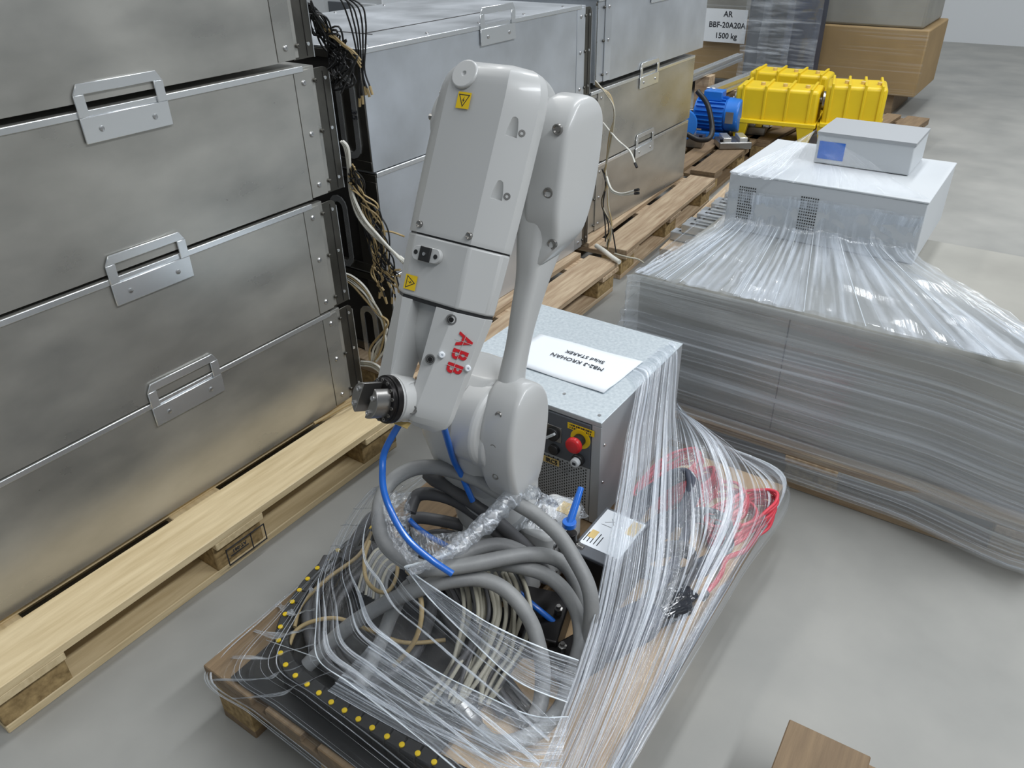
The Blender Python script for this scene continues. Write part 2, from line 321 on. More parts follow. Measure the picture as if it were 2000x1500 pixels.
for i in range(3):
    t = cabinet((-1.625, 1.62+(.02, .01, 0)[i], (.146, .455, .79)[i]), 1.275, (.306, .332, .335)[i], True, f'aluminium cabinet in the stack directly behind the robot, {("bottom one of three", "middle one", "top one with its lid in view")[i]}', 'cabinets of the stack behind the robot', 'alu')
    O = Vector(t.location); h = (.306, .332, .335)[i]
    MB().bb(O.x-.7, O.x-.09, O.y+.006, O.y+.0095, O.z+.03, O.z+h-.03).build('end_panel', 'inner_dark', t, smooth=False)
    fr = MB(); fr.bb(O.x-.72, O.x-.003, O.y+.0, O.y+.008, O.z+h-.03, O.z+h-.008); fr.bb(O.x-.72, O.x-.003, O.y, O.y+.008, O.z+.002, O.z+.03); fr.bb(O.x-.10, O.x-.003, O.y, O.y+.008, O.z+.03, O.z+h-.03)
    fr.build('end_frame', 'steel_dark', t, .001, 1)
    H_ = Vector(O)
    O = Vector((-1.63-(.11, .17, .066)[i], t.location.y-.014, t.location.z+(.06, .12, .15)[i])); lp = MB(); w, hh = .037, .118
    a, b = ring(w, hh), ring(w-.018, hh-.02); n = len(a)
    vs = [O+Vector((x, y, z)) for y in (.01, .014) for (x, z) in a+b]
    fs = []
    for k in range(n):
        j = (k+1) % n; fs += [(k, j, n+j, n+k), (2*n+k, 3*n+k, 3*n+j, 2*n+j), (k, 2*n+k, 2*n+j, j), (n+k, n+j, 3*n+j, 3*n+k)]
    hdl = lp.add(vs, fs).build('end_handle', 'alu_edge', t, smooth=False)
    if i == 2: text('35', .030, 'ink', (O.x+w-.009, O.y+.0095, O.z+.01), (0, 0, -1), (1, 0, 0), t)
    O = H_
    if i == 2:
        lp = MB(); lp.bb(O.x-.62, O.x-.16, O.y+.22, O.y+.224, O.z+h, O.z+h+.0015); lp.bb(O.x-.20, O.x-.196, O.y+.22, O.y+1.0, O.z+h, O.z+h+.0015)
        lp.build('lid_seam', 'inner_dark', t, smooth=False)
        for k in range(5):
            for xx in (-.03, -.68): MB().lathe((O.x+xx, O.y+.06+k*.26, O.z+h), (0, 0, 1), [(0, .006), (.003, .005), (.004, .002)], 8).build('screw', 'screw', t)
for i in range(3):
    t = cabinet((-1.67+0, 2.985+(0, -.01, .0)[i]+.03*(i == 2), (.146, .462, .80)[i]), (1.07, 1.09, 1.14)[i], (.31, .315, .33)[i], False, f'aluminium cabinet in the far stack beyond the gap of loose wires, {("bottom one", "second from the bottom", "upper one")[i]}', 'cabinets of the far stack', 'alu_warm' if i < 2 else 'alu')
    if i == 2: text('10', .022, 'ink', (-1.67-.0105, 3.09, 0.93), (0, 1, 0), (0, 0, 1), t)
# ---------------- robot ----------------
def cut(o, mb):
    """cut a pocket out of a part (boolean, applied)"""
    c = mb.build('cutter', 'robot'); m = o.modifiers.new('cut', 'BOOLEAN'); m.object = c; m.solver = 'EXACT'
    if o.parent: c.location = -Vector(o.parent.location)
    o_loc = o.parent; o.parent = None; bpy.context.view_layer.update()
    me = bpy.data.meshes.new_from_object(o.evaluated_get(bpy.context.evaluated_depsgraph_get())); nm_ = o.data.name
    o.modifiers.clear(); o.data = me; me.name = nm_; o.parent = o_loc; bpy.data.objects.remove(c)
    for p in me.polygons: p.use_smooth = True
    me.set_sharp_from_angle(angle=math.radians(35))
def rrect(x0, x1, y0, y1, r, z, k=4):
    out = []; r = min(r, abs(x1-x0)/2*.98, abs(y1-y0)/2*.98)
    for cx, cy, a0 in ((x1-r, y1-r, 0), (x0+r, y1-r, 90), (x0+r, y0+r, 180), (x1-r, y0+r, 270)):
        for i in range(k+1):
            a = math.radians(a0+90*i/k); out.append(Vector((cx+r*math.cos(a), cy+r*math.sin(a), z)))
    return out
rb = thing('industrial_robot', 'light grey six-axis industrial robot arm folded down at its elbow', 'robot', (-.80, 1.05, .1485))
XC = -.7925
def FA(s_, t, x): return Vector((x, .961-.45*s_-.893*t, 1.043-.893*s_+.45*t))
AX = Vector((0, -.45, -.893)); NN = Vector((0, -.893, .45))
# base, column, shoulder
b = MB(); b.loft([rrect(-.92, -.70, .96, 1.17, .03, z) for z in (.149, .166)]).build('base_plate', 'robot', rb, .003)
b = MB(); b.loft([rrect(-.905, -.705, .97, 1.16, .06, .166), rrect(-.90, -.705, .975, 1.155, .07, .25), rrect(-.885, -.715, .985, 1.145, .08, .30)]).build('base', 'robot', rb, .004)
b = MB(); b.lathe((-.80, 1.06, .30), (0, 0, 1), [(0, .086), (.02, .092), (.10, .092), (.16, .085)], 40).build('column', 'robot', rb, .003)
b = MB(); b.loft([rrect(-.895, -.73, .975, 1.13, .06, .40), rrect(-.905, -.732, .95, 1.14, .06, .46), rrect(-.905, -.732, .925, 1.14, .055, .55), rrect(-.90, -.732, .92, 1.13, .05, .62), rrect(-.885, -.732, .95, 1.10, .05, .675), rrect(-.87, -.733, .985, 1.06, .03, .695)]).build('shoulder', 'robot', rb, .004)
MB().lathe((-.735, .99, .60), (1, 0, 0), [(-.05, .088), (-.005, .088), (.004, .08)], 40).build('shoulder_joint', 'robot', rb, .003)
# connector block of the base, pointing right
b = MB(); b.loft([rrect(-.72, -.635, 1.02, 1.16, .02, z) for z in (.185, .33)]); cb = b.build('connector_block', 'robot', rb, .012, 3)
MB().loft([rrect(-.765, -.66, .965, 1.04, .02, z) for z in (.17, .275)]).build('base_cover', 'robot', rb, .014, 3)
for i, (x, y) in enumerate(((-.70, 1.05), (-.675, 1.045), (-.69, 1.08), (-.655, 1.06))):
    MB().lathe((x, y, .33), (0, 0, 1), [(0, .011), (.010, .011), (.012, .007), (.02, .006)], 14).build('connector', 'gun', rb)
MB().bb(-.675, -.645, 1.105, 1.14, .3302, .3312).build('warning_sticker', 'tag', rb)
for i, (y, z) in enumerate(((1.04, .30), (1.04, .22), (1.145, .22))): MB().lathe((-.635, y, z), (1, 0, 0), [(0, .006), (.003, .006), (.003, .003)], 10).build('screw', 'screw', rb)
# lower arm with its long side cover
def arm(sec, name, bev=.010, r=.012):
    return MB().loft([rrect(xl, xr, yf, yb, r, z) for z, yf, yb, xl, xr in sec]).build(name, 'robot', rb, 0, ang=50)
def soften(sec_, n=4):
    out = []
    A_ = np.array(sec_)
    for i in range(len(A_)-1):
        p0, p1, p2, p3 = A_[max(i-1, 0)], A_[i], A_[i+1], A_[min(i+2, len(A_)-1)]
        for j in range(n):
            t = j/n; q = 0.5*(2*p1+(p2-p0)*t+(2*p0-5*p1+4*p2-p3)*t*t+(3*p1-p0-3*p2+p3)*t**3); out.append(tuple(q))
    return out+[tuple(A_[-1])]
low = [(1.030, 1.09, 1.20, -.755, -.690), (.98, 1.075, 1.19, -.75, -.69), (.93, 1.06, 1.165, -.742, -.69), (.88, 1.05, 1.125, -.738, -.692), (.82, 1.03, 1.092, -.737, -.697), (.76, 1.012, 1.065, -.737, -.70), (.70, .985, 1.045, -.738, -.70), (.64, .96, 1.04, -.738, -.70)]
arm(soften(low[::-1]), 'lower_arm', r=.016)
cov = [(.905, 1.062, 1.130, -.728, -.697), (.915, 1.064, 1.140, -.728, -.685), (.935, 1.070, 1.160, -.729, -.670), (.955, 1.077, 1.178, -.73, -.662), (1.00, 1.075, 1.203, -.73, -.66), (1.048, 1.084, 1.219, -.73, -.66), (1.107, 1.097, 1.230, -.73, -.66), (1.14, 1.112, 1.228, -.73, -.66), (1.160, 1.13, 1.218, -.73, -.663), (1.172, 1.148, 1.203, -.728, -.668), (1.1775, 1.165, 1.188, -.722, -.68)]
cvr = arm(soften(cov), 'arm_side_cover', r=.011)
for (x, y, yy) in ((1088, 253, 1.103), (1070, 377, 1.081), (1078, 477, 1.076)):
    MB().lathe(PY(x, y, yy), (0, -1, 0), [(-.004, .009), (.0012, .009), (.0012, .007), (-.001, .005), (-.001, .001)], 14).build('screw', 'gun', rb)
sh = [(.437, .985, 1.000, -.722, -.69), (.443, .968, 1.012, -.73, -.675), (.46, .953, 1.022, -.735, -.668), (.49, .938, 1.032, -.737, -.662), (.53, .927, 1.043, -.738, -.66), (.58, .922, 1.053, -.738, -.66), (.62, .926, 1.058, -.738, -.66), (.655, .940, 1.056, -.738, -.661), (.680, .957, 1.045, -.738, -.664), (.696, .976, 1.028, -.737, -.67), (.704, .990, 1.012, -.73, -.685)]
arm(soften(sh), 'shoulder_cover', r=.012)
MB().lathe((-.735, .985, .575), (1, 0, 0), [(-.03, .068), (.012, .068), (.02, .060)], 40).build('shoulder_ring', 'robot', rb, .002)
for z in (.66, .60, .53):
    yf = {.66: .944, .60: .925, .53: .928}[z]; MB().lathe((-.70, yf-.001, z), (0, -1, 0), [(-.004, .007), (.001, .007), (.001, .005), (-.001, .003)], 12).build('screw', 'gun', rb)
# elbow: motor cover on the left, hub between
MB().lathe((XC, 1.115, 1.12), (-1, 0, 0), [(-.06, .070), (.085, .070), (.10, .068), (.118, .058), (.124, .03), (.124, .0)], 40).build('elbow_cover', 'robot', rb, .002)
for an in (200, 250, 300): MB().lathe((XC-.112, 1.115+.055*math.cos(math.radians(an)), 1.12+.055*math.sin(math.radians(an))*-1), (-1, 0, 0), [(0, .006), (.008, .006)], 10).build('screw', 'gun', rb)
# forearm
def hull(s_, wf, ww, tf, tw, tb, wb=.058, tw2=None):
    tw2 = tw-.024 if tw2 is None else tw2
    pts = [(wf, tf), (ww, tw), (ww, tw2), (wb, tw2-.022), (wb, tb)]
    return [FA(s_, t, XC+x) for x, t in pts]+[FA(s_, t, XC-x) for x, t in pts[::-1]]
def rsec(sec, n=3):
    return [hull(*q) for q in soften(sec, n)]
up = MB().loft(rsec([(-.228, .030, .050, -.045, -.055, -.10), (-.222, .045, .075, -.02, -.042, -.13), (-.205, .054, .092, -.003, -.036, -.16), (-.17, .0575, .101, 0, -.035, -.19), (-.10, .0575, .102, 0, -.035, -.19), (-.03, .0575, .102, 0, -.035, -.15), (.03, .0575, .101, 0, -.035, -.11), (.0655, .0575, .1, 0, -.035, -.105)])).build('forearm', 'robot', rb, .006, 3, ang=30)
MB().loft([hull(s_, .0565, .097, -.002, -.036, -.10) for s_ in (.064, .0695)]).build('gasket', 'black', rb)
MB().loft([hull(.068, .0575, .1, 0, -.035, -.105), hull(.12, .0575, .099, 0, -.035, -.10), hull(.172, .0575, .097, 0, -.034, -.095)]).build('forearm_lower_housing', 'robot', rb, .004, 3, ang=30)
MB().loft([hull(s_, .0565, .093, -.002, -.036, -.09) for s_ in (.170, .178)]).build('gasket', 'black', rb)
for px_, py_ in ((920, 470), (803, 440)):
    x = XC+.052*(1 if px_ > 900 else -1); MB().lathe(FA(.052, .0, x), NN, [(0, .006), (.004, .006), (.005, .005), (.003, .002)], 14).build('screw', 'gun', rb)
# scooped screw pockets along the chamfer
for s_ in (-.135, -.035):
    MB().lathe(FA(s_+.012, -.0245, XC+.088), Vector((.62, -.70, .35)), [(-.02, .007), (-.001, .007), (-.001, .006), (.0015, .0055), (.0015, .003), (-.001, .002)], 14).build('screw', 'gun', rb)
    cut(up, MB().loft([[FA(s_, -.0175, XC+.08)+v*1.0 for v in ()] or [FA(s_+ds, -.006-.5*w, XC+.070+w*1.0)+Vector((.62, -.70, .35))*dn for ds, w, dn in sec_] for sec_ in (
        [(-.030, .010, .02), (-.030, .016, .02), (-.020, .016, .02), (-.020, .010, .02)], [(-.028, .010, .004), (-.028, .016, .004), (.022, .020, -.008), (.022, .006, -.008)], [(-.026, .010, .012), (-.026, .016, .012), (.024, .022, .02), (.024, .004, .02)])]) if False else MB().lathe(FA(s_-.016, -.012, XC+.078)+Vector((.62, -.70, .35))*.004, AX+Vector((-.62, .70, -.35))*.22, [(0, .001), (.01, .007), (.036, .0095), (.038, .0095)], 16))
# fork with two cheeks
def cheek(sgn, end=.345, nm_='wrist_housing'):
    secs = []
    n = 18
    for i in range(n+1):
        s_ = .177+(end+.040-.177)*i/n
        u_ = min(1, (s_-.177)/(end-.177)); xi = .018 if sgn > 0 else .034; xf = .056-.022*u_; xw = .097-.012*u_; tb = -.075+.028*u_; tf = 0.0+.012*u_
        tw = -.034+.016*u_; tw2 = -.056+.026*u_
        if s_ > end:
            q = math.sqrt(max(0, 1-((s_-end)/.0402)**2)); mid = (tf+tb)/2; f = lambda t: mid+(t-mid)*q
            tf, tw, tw2, tb = f(tf), f(tw), f(tw2), f(tb); xw = xi+(xw-xi)*(.55+.45*q); xf = xi+(xf-xi)*(.55+.45*q)
        pts = [(xi, tf), (xf, tf), (xw, tw), (xw, tw2), (xf+.02, tb), (xi, tb)]
        secs.append([FA(s_, t, XC+sgn*x) for x, t in pts])
    return MB().loft(secs).build(nm_, 'robot', rb, .005, 3, ang=30)
chk = cheek(1); cheek(-1, .33)
fl = MB(); secs = []
for i in range(13):
    s_ = .177+.011*i; t = -.022-.010*(i/12)-(.05*max(0, (i-5)/7)**1.5); secs.append([FA(s_, t, XC-.038), FA(s_, t, XC+.022), FA(s_, min(-.095, t-.02), XC+.022), FA(s_, min(-.095, t-.02), XC-.038)])
fl.loft(secs).build('fork_web', 'robot', rb, .001, ang=40)
# wrist
WJ = FA(.343, .004, 0); wx = XC-.006
WD = (NN*.97+AX*.10+Vector((-.25, 0, 0))).normalized()
wc = Vector((wx, WJ.y, WJ.z))
MB().lathe(wc+Vector((-.030, 0, 0)), (1, 0, 0), [(0, .034), (.004, .0365), (.05, .0365)], 32).build('wrist_joint', 'robot', rb, .002)
MB().lathe(wc, WD, [(-.034, .018), (-.026, .030), (-.015, .037), (.0, .0385), (.018, .040), (.0185, .0375), (.024, .0375)], 36).build('wrist', 'robot', rb, .001)
tf_ = MB().lathe(wc, WD, [(.023, .036), (.024, .041), (.034, .041), (.035, .037), (.042, .037), (.043, .035)], 40).build('tool_flange', 'black_metal', rb, .0008)
u_ = WD.orthogonal().normalized(); v_ = WD.cross(u_)
for k in range(14):
    a = 2*math.pi*k/14; MB().lathe(wc+WD*.040+(u_*math.cos(a)+v_*math.sin(a))*.0335, WD, [(0, .0033), (.004, .0033), (.004, .0018), (.0025, .0015)], 10).build('screw', 'gun', tf_)
upv = (Vector((.25, .2, 1))-WD*Vector((.25, .2, 1)).dot(WD)).normalized(); sd = WD.cross(upv)
for sg, nm_ in ((1, 'clamp_jaw'), (-1, 'clamp_jaw')):
    pts = []
    for k in range(13):
        a = math.radians(-80+160*k/12); pts.append(wc+WD*.040+sd*sg*(.004+.026*math.cos(a))+upv*.029*math.sin(a))
    jw = MB().prism(pts, WD*(.040 if sg > 0 else .030)).build(nm_, 'gun', rb, .0012, 2)
    for q in (-.014, .014):
        MB().lathe(wc+WD*(.080 if sg > 0 else .070)+sd*sg*.015+upv*q, WD, [(-.001, .0048), (.0035, .0048), (.0035, .0025), (.002, .002)], 12).build('screw', 'screw', jw)
MB().lathe(wc+WD*.020-WD.cross(Vector((1, 0, 0))).normalized()*0+Vector((0.0, -.005, -.036)), (0, -.3, -1), [(0, .006), (.006, .006)], 12).build('hose_fitting', 'gun', rb)
MB().box(FA(.386, -.004, XC+.0), (.03, .012, .002), mtx=Matrix.Rotation(math.radians(25), 3, 'X')).build('wrist_label', 'tag', rb)
# round cap, sensor block, stickers, pockets, small white knobs
MB().lathe(FA(-.196, -.004, XC-.030), (NN+Vector((0, .0, .25))).normalized(), [(0, .0245), (.004, .0245), (.006, .0225), (.006, .004), (.003, .003), (.003, 0)], 36).build('round_cap', 'robot', rb, .0008)
def disc(c, u, v, a, b_, h, n=28, flat=0):
    return [Vector(c)+u*(a*math.cos(2*math.pi*k/n)+(flat if math.cos(2*math.pi*k/n) > 0 else -flat))+v*b_*math.sin(2*math.pi*k/n) for k in range(n)]
EX = Vector((1, 0, 0)); dn_ = -AX
sb = MB().prism(disc(FA(.098, 0, XC-.020), (EX+dn_*.03).normalized(), dn_, .012, .0125, 0, flat=.018), NN*.009).build('sensor_block', 'robot', rb, .001)
MB().box(FA(.098, .0105, XC-.020), (.022, .024, .005), mtx=Matrix((EX, -AX, NN)).transposed()).build('sensor_cap', 'black', rb, .001)
for q in (-.021, .021): MB().lathe(FA(.098, .009, XC-.020+q), NN, [(-.001, .004), (.0008, .004), (.0008, .002)], 12).build('screw', 'black', sb)
MB().lathe(FA(.098, .0128, XC-.020), NN, [(0, .003), (.002, .003)], 10).build('screw', 'screw', sb)
def sticker(c, ux, uy, sz, flip=1):
    ux = Vector(ux).normalized(); uy = Vector(uy).normalized(); nz = ux.cross(uy); c = Vector(c)+nz*.0006
    st = MB().prism([c+ux*a*sz/2+uy*b_*sz/2 for a, b_ in ((-1, -1), (1, -1), (1, 1), (-1, 1))], nz*.0005).build('warning_sticker', 'yellow', rb)
    tri = [(-.44, -.36), (.44, -.36), (0, .42)]; inn = [(-.34, -.30), (.34, -.30), (0, .30)]; c2 = c+nz*.0006; m = MB()
    A_ = [c2+ux*a*sz+uy*b_*sz for a, b_ in tri]; B_ = [c2+ux*a*sz+uy*b_*sz for a, b_ in inn]
    m.add(A_+B_, [(0, 1, 4, 3), (1, 2, 5, 4), (2, 0, 3, 5)])
    bolt = [(.06, .20), (-.10, -.04), (0, -.03), (-.06, -.26), (.10, .02), (0, .01)]; m.add([c2+ux*a*sz+uy*b_*sz for a, b_ in bolt], [(0, 1, 2, 5), (2, 3, 4, 5)])
    m.build('warning_symbol', 'ink', st, smooth=False)
sticker(FA(-.155, .002, XC-.018), -EX, AX, .026)
sticker(FA(.150, .001, XC-.044), AX, EX, .025)
cf = Vector((.045, .0357, -.018)).normalized(); cn = AX.cross(cf).normalized()
def onplate(s_, w):      # point on the chamfer of the right cheek; w 0..1 across
    u_ = min(1, (s_-.177)/.168); xf, tf = .056-.022*u_, .012*u_; xw, tw = .097-.012*u_, -.034+.016*u_
    return FA(s_, tf+(tw-tf)*w, XC+xf+(xw-xf)*w)
p0, p1, p2 = onplate(.215, .5), onplate(.275, .5), onplate(.245, .95); pa = (p1-p0).normalized(); pb = onplate(.245, .95)-onplate(.245, .05)
pb = (pb-pa*pb.dot(pa)).normalized()
for k, ch in enumerate('ABB'):
    text(ch, .036, 'red_ink', onplate(.243, .60)+pa*(k-1)*.0245, pa, pb, rb, 'logo_letter', off=.0009, sx=.92, lift=.0016)
bars = MB()
bn = pa.cross(pb); c0 = onplate(.243, .60)+bn*.0024
for w in (-.0002,): bars.box(c0+pb*(w*1.0), (.075, .0006, .0003), mtx=Matrix((pa, pb, bn)).transposed())
for q in (-.0225, 0, .0225): bars.box(c0+pa*q, (.0006, .03, .0003), mtx=Matrix((pa, pb, bn)).transposed())
bars.build('logo_gap', 'robot', rb, smooth=False)
for s_, w, r in ((.190, .0, .009), (.262, -.15, .0085)):
    p = onplate(s_, w); MB().lathe(p, cn, [(-.004, r), (.0008, r), (.0008, r*.75), (-.001, r*.6)], 18).build('screw_pocket', 'gun', rb); MB().lathe(p+cn*.0005, cn, [(0, r*.45), (.0025, r*.45), (.0025, r*.2)], 12).build('screw', 'black_metal', rb)
for s_, w in ((.25, .12), (.262, .98)):
    p = onplate(s_, w); kb = MB().lathe(p, cn, [(-.002, .0055), (.005, .0055), (.007, .004), (.007, .002), (.004, .0015)], 16).build('white_knob', 'paper', rb)
p = onplate(.352, -.1); MB().lathe(p, cn, [(-.004, .008), (.001, .008), (.001, .006), (-.001, .004)], 14).build('screw', 'gun', rb)

# ---------------- controller and its sheet of paper ----------------
ct = thing('robot_controller', 'grey metal robot controller with red emergency stop button beside the robot', 'controller', (-.895, 1.51, .1485))
X1, X2, Y1, Y2, ZB, ZT = -1.120, -.670, 1.292, 1.736, .150, .452
MB().bb(X1+.001, X2-.001, Y1+.004, Y2-.001, ZB, ZT-.002).build('body', 'ctrl', ct, .002)
MB().bb(X1, X2, Y1, Y2, ZT-.002, ZT).build('top_sheet', 'galv', ct, .0012)
MB().bb(X1, X2, Y1, Y1+.016, ZT-.014, ZT-.0015).build('top_lip', 'ctrl', ct, .002)
for q in ((X1, X1+.022), (X2-.024, X2)): MB().bb(*q, Y1, Y1+.004, ZB, ZT-.014).build('front_frame', 'ctrl', ct, .001)
pz0 = .312
MB().bb(X1+.022, X2-.026, Y1-.002, Y1+.003, pz0, ZT-.016).build('operator_panel', 'panel_grey', ct, .003, 3)
g = MB().bb(X1+.022, X2-.026, Y1+.001, Y1+.003, ZB, pz0-.002).build('grille', 'ctrl', ct, smooth=False)
hol = MB()
for i in range(60):
    for j in range(17):
        x = X1+.03+i*.0065; z = ZB+.008+j*.0088+(.0044 if i % 2 else 0)
        if x < X2-.032 and z < pz0-.008: hol.add([(x-.0022, Y1+.0006, z), (x, Y1+.0006, z-.0034), (x+.0022, Y1+.0006, z), (x, Y1+.0006, z+.0034)], [(0, 1, 2, 3)])
hol.build('grille_holes', 'inner_dark', ct, smooth=False, kind='stuff')
yf = Y1-.002
def onp(x, y): q = PY(x, y, yf); return q
c = onp(1134, 857)
es = MB().lathe((c.x, yf, c.z), (0, -1, 0), [(0, .026), (.002, .026)], 36).build('yellow_ring', 'yellow', ct)
MB().lathe((c.x, yf-.002, c.z), (0, -1, 0), [(0, .015), (.020, .015), (.020, .013)], 28).build('button_collar', 'black', ct, .001)
MB().lathe((c.x, yf-.018, c.z), (0, -1, 0), [(0, .013), (.006, .018), (.010, .0205), (.018, .020), (.022, .016), (.0235, .008), (.024, 0)], 36).build('emergency_stop_button', 'red', ct, .001)
a_, b_ = onp(1109, 824), onp(1161, 848)
lb = MB().bb(a_.x, b_.x, yf-.0008, yf, a_.z-.0165, a_.z).build('warning_label', 'yellow', ct)
for k, wds in enumerate((14, 11)):
    lm = MB()
    for q in range(wds):
        xx = a_.x+.006+q*(b_.x-a_.x-.012)/wds; lm.bb(xx, xx+.0018+.0010*(q % 3), yf-.0012, yf-.0008, a_.z-.0068-k*.0075, a_.z-.0022-k*.0075)
    lm.build('small_print', 'ink', lb, smooth=False)
c = onp(1131, 896)
MB().lathe((c.x, yf, c.z), (0, -1, 0), [(0, .016), (.010, .0155), (.012, .013)], 28).build('knob_base', 'black', ct, .001)
kn = MB().lathe((c.x, yf-.012, c.z), (0, -1, 0), [(0, .0115), (.010, .0115), (.012, .010), (.012, 0)], 28).build('knob', 'box_white', ct, .001)
MB().bb(c.x-.0045, c.x+.0045, yf-.0248, yf-.0236, c.z-.0035, c.z+.0035).build('knob_mark', 'ink', kn)
c = onp(1083, 846)
MB().bb(c.x-.024, c.x+.020, yf-.002, yf, c.z-.022, c.z+.022).build('switch_plate', 'gun', ct, .001)
MB().lathe((c.x-.002, yf-.002, c.z), (0, -1, 0), [(0, .018), (.008, .018), (.010, .015)], 28).build('rotary_switch', 'black', ct, .001)
MB().box((c.x-.002, yf-.014, c.z), (.006, .008, .030), mtx=Matrix.Rotation(math.radians(50), 3, 'Y')).build('switch_handle', 'box_white', ct, .001)
c = onp(1084, 876); MB().lathe((c.x, yf, c.z), (0, -1, 0), [(0, .014), (.010, .014), (.011, .010)], 28).build('push_button', 'black', ct, .001)
c = onp(1080, 901); tg = MB().bb(c.x-.028, c.x+.018, yf-.0012, yf, c.z-.009, c.z+.009).build('type_tag', 'tag', ct, .0004)
text('IRC5', .0165, 'ink', (c.x-.003, yf-.0012, c.z), (1, 0, 0), (0, 0, 1), ct, 'lettering', off=.0004)
c = onp(1104, 921); text('CONTROL', .0085, 'ctrl', (c.x, yf, c.z), (1, 0, 0), (0, 0, 1), ct, 'lettering')
for xx in (X2-.012,): 
    for zz in (.16, .27, .38): MB().lathe((X2-.0005, Y1+.02, zz), (1, 0, 0), [(0, .004), (.002, .003)], 10).build('screw', 'screw', ct)
for (xx, yy) in ((X2-.02, Y1+.025), (X2-.135, Y1+.06), (X1+.06, Y1+.03)): MB().lathe((xx, yy, ZT), (0, 0, 1), [(0, .0045), (.0015, .004), (.0015, .001)], 12).build('screw', 'screw', ct)
# paper
a_ = P(1179, 769, ZT+.001); pw, ph = .305, .185
nx, ny = 16, 8; vs = []; fs = []
for j in range(ny+1):
    for i in range(nx+1):
        u_, v_ = i/nx, j/ny; vs.append((a_.x-pw*(1-u_)+.012*v_, a_.y+ph*v_*(.93+.07*u_), ZT+.0022+.003*math.exp(-((v_-.16)/.05)**2)+.0015*math.sin(5*u_+3*v_)**2))
for j in range(ny):
    for i in range(nx): k = j*(nx+1)+i; fs.append((k, k+1, k+nx+2, k+nx+1))
pp = MB().add(vs, fs).build('paper_sheet', 'paper'); pp.modifiers.new('solid', 'SOLIDIFY').thickness = .0004
recenter(pp)
tag(pp, 'white landscape paper sheet with two upside-down lines on top of the controller', 'paper')
c = P(1136, 704, ZT+.004); text('MB2-3 KROHAN', .0215, 'ink', (c.x-.007, c.y-.012, ZT+.0042), (-1, 0.0, 0), (0, -1, 0), None)
t2 = bpy.data.objects[-1] if False else None
for o in [q for q in C.objects if q.name.startswith('lettering') and q.parent is None]: o.parent = pp; o.location = -Vector(pp.location)
text('Sklad STAREK', .0195, 'ink', (c.x-.002, c.y+.020, ZT+.0042), (-1, 0, 0), (0, -1, 0), None)
for o in [q for q in C.objects if q.name.startswith('lettering') and q.parent is None]: o.parent = pp; o.location = -Vector(pp.location)
# ---------------- hoses and cables in front of the robot ----------------
def hose(name, pts, r, m, label, cat, group=None, n=12, k=8, parent=None, rf=None):
    o = MB().tube(spline(pts, k), r, n, rf=rf).build(name, m, parent, ang=60)
    if parent is None: recenter(o); tag(o, label, cat, group)
    return o
def Z(*q): return [P(*a) for a in q]
hose('grey_hose', Z((1131, 1300, .20), (1150, 1240, .26), (1155, 1183, .32), (1147, 1140, .355), (1123, 1093, .385), (1093, 1047, .41), (1053, 1010, .43), (1010, 983, .45), (977, 963, .46), (933, 937, .475), (887, 920, .485), (840, 912, .49), (800, 918, .485), (762, 943, .47), (742, 985, .45), (742, 1033, .43), (757, 1067, .42), (790, 1095, .41), (835, 1111, .405), (887, 1107, .40), (933, 1100, .395), (983, 1090, .385), (1033, 1083, .37), (1073, 1087, .35), (1103, 1103, .325), (1123, 1133, .30), (1135, 1175, .265), (1140, 1240, .22)), .0152, 'hose', 'thickest grey hose making the big upper loop in front of the robot', 'hose')
hose('grey_hose', Z((800, 1140, .34), (850, 1112, .35), (890, 1090, .355), (933, 1071, .36), (973, 1064, .36), (1010, 1074, .35), (1050, 1100, .32), (1070, 1130, .27)), .0145, 'hose', 'grey hose just under the big loop, passing below the twisted film rope', 'hose')
hose('grey_hose', Z((900, 1108, .34), (950, 1098, .345), (983, 1101, .345), (1020, 1108, .34), (1060, 1120, .33), (1093, 1143, .315), (1117, 1175, .29), (1130, 1207, .27), (1134, 1250, .25), (1127, 1283, .23), (1112, 1330, .20), (1095, 1380, .185), (1062, 1420, .175), (1028, 1440, .172), (987, 1452, .172), (955, 1446, .172), (930, 1420, .175)), .0148, 'hose', 'grey hose curving down the right side to a metal fitting at the bottom', 'hose')
hf = MB().lathe(P(925, 1412, .182), (P(905, 1385, .20)-P(930, 1420, .178)), [(-.01, .014), (0, .018), (.012, .018), (.013, .015), (.028, .015), (.030, .02), (.042, .02)], 20).build('hose_fitting', 'gun'); recenter(hf); tag(hf, 'round metal fitting at the lower end of a grey hose', 'fitting')
hose('grey_hose', Z((600, 1300, .19), (650, 1250, .23), (700, 1210, .28), (760, 1175, .32), (805, 1155, .345), (850, 1141, .36), (888, 1133, .365), (930, 1130, .36), (967, 1140, .35), (995, 1159, .335), (1020, 1187, .315), (1040, 1222, .29), (1051, 1258, .265), (1059, 1295, .24), (1060, 1335, .21), (1055, 1375, .19), (1040, 1410, .18)), .0152, 'hose', 'grey hose arching over the beige cable bundle, its left end running under film', 'hose')
hose('grey_hose', Z((830, 1125, .32), (805, 1140, .31), (785, 1160, .29), (765, 1200, .25), (745, 1250, .21), (722, 1300, .18), (700, 1345, .168)), .0145, 'hose', 'short grey hose end dropping steeply to the lower left under film', 'hose')
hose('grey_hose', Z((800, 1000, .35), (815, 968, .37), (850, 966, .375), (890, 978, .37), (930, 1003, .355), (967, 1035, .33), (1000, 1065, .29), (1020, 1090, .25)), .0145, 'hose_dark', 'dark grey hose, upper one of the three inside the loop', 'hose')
hose('grey_hose', Z((835, 925, .42), (850, 938, .415), (875, 950, .41), (913, 975, .40), (953, 1003, .375), (990, 1035, .34), (1040, 1080, .28)), .0145, 'hose_dark', 'dark grey hose branching off right behind the top of the big loop', 'hose')
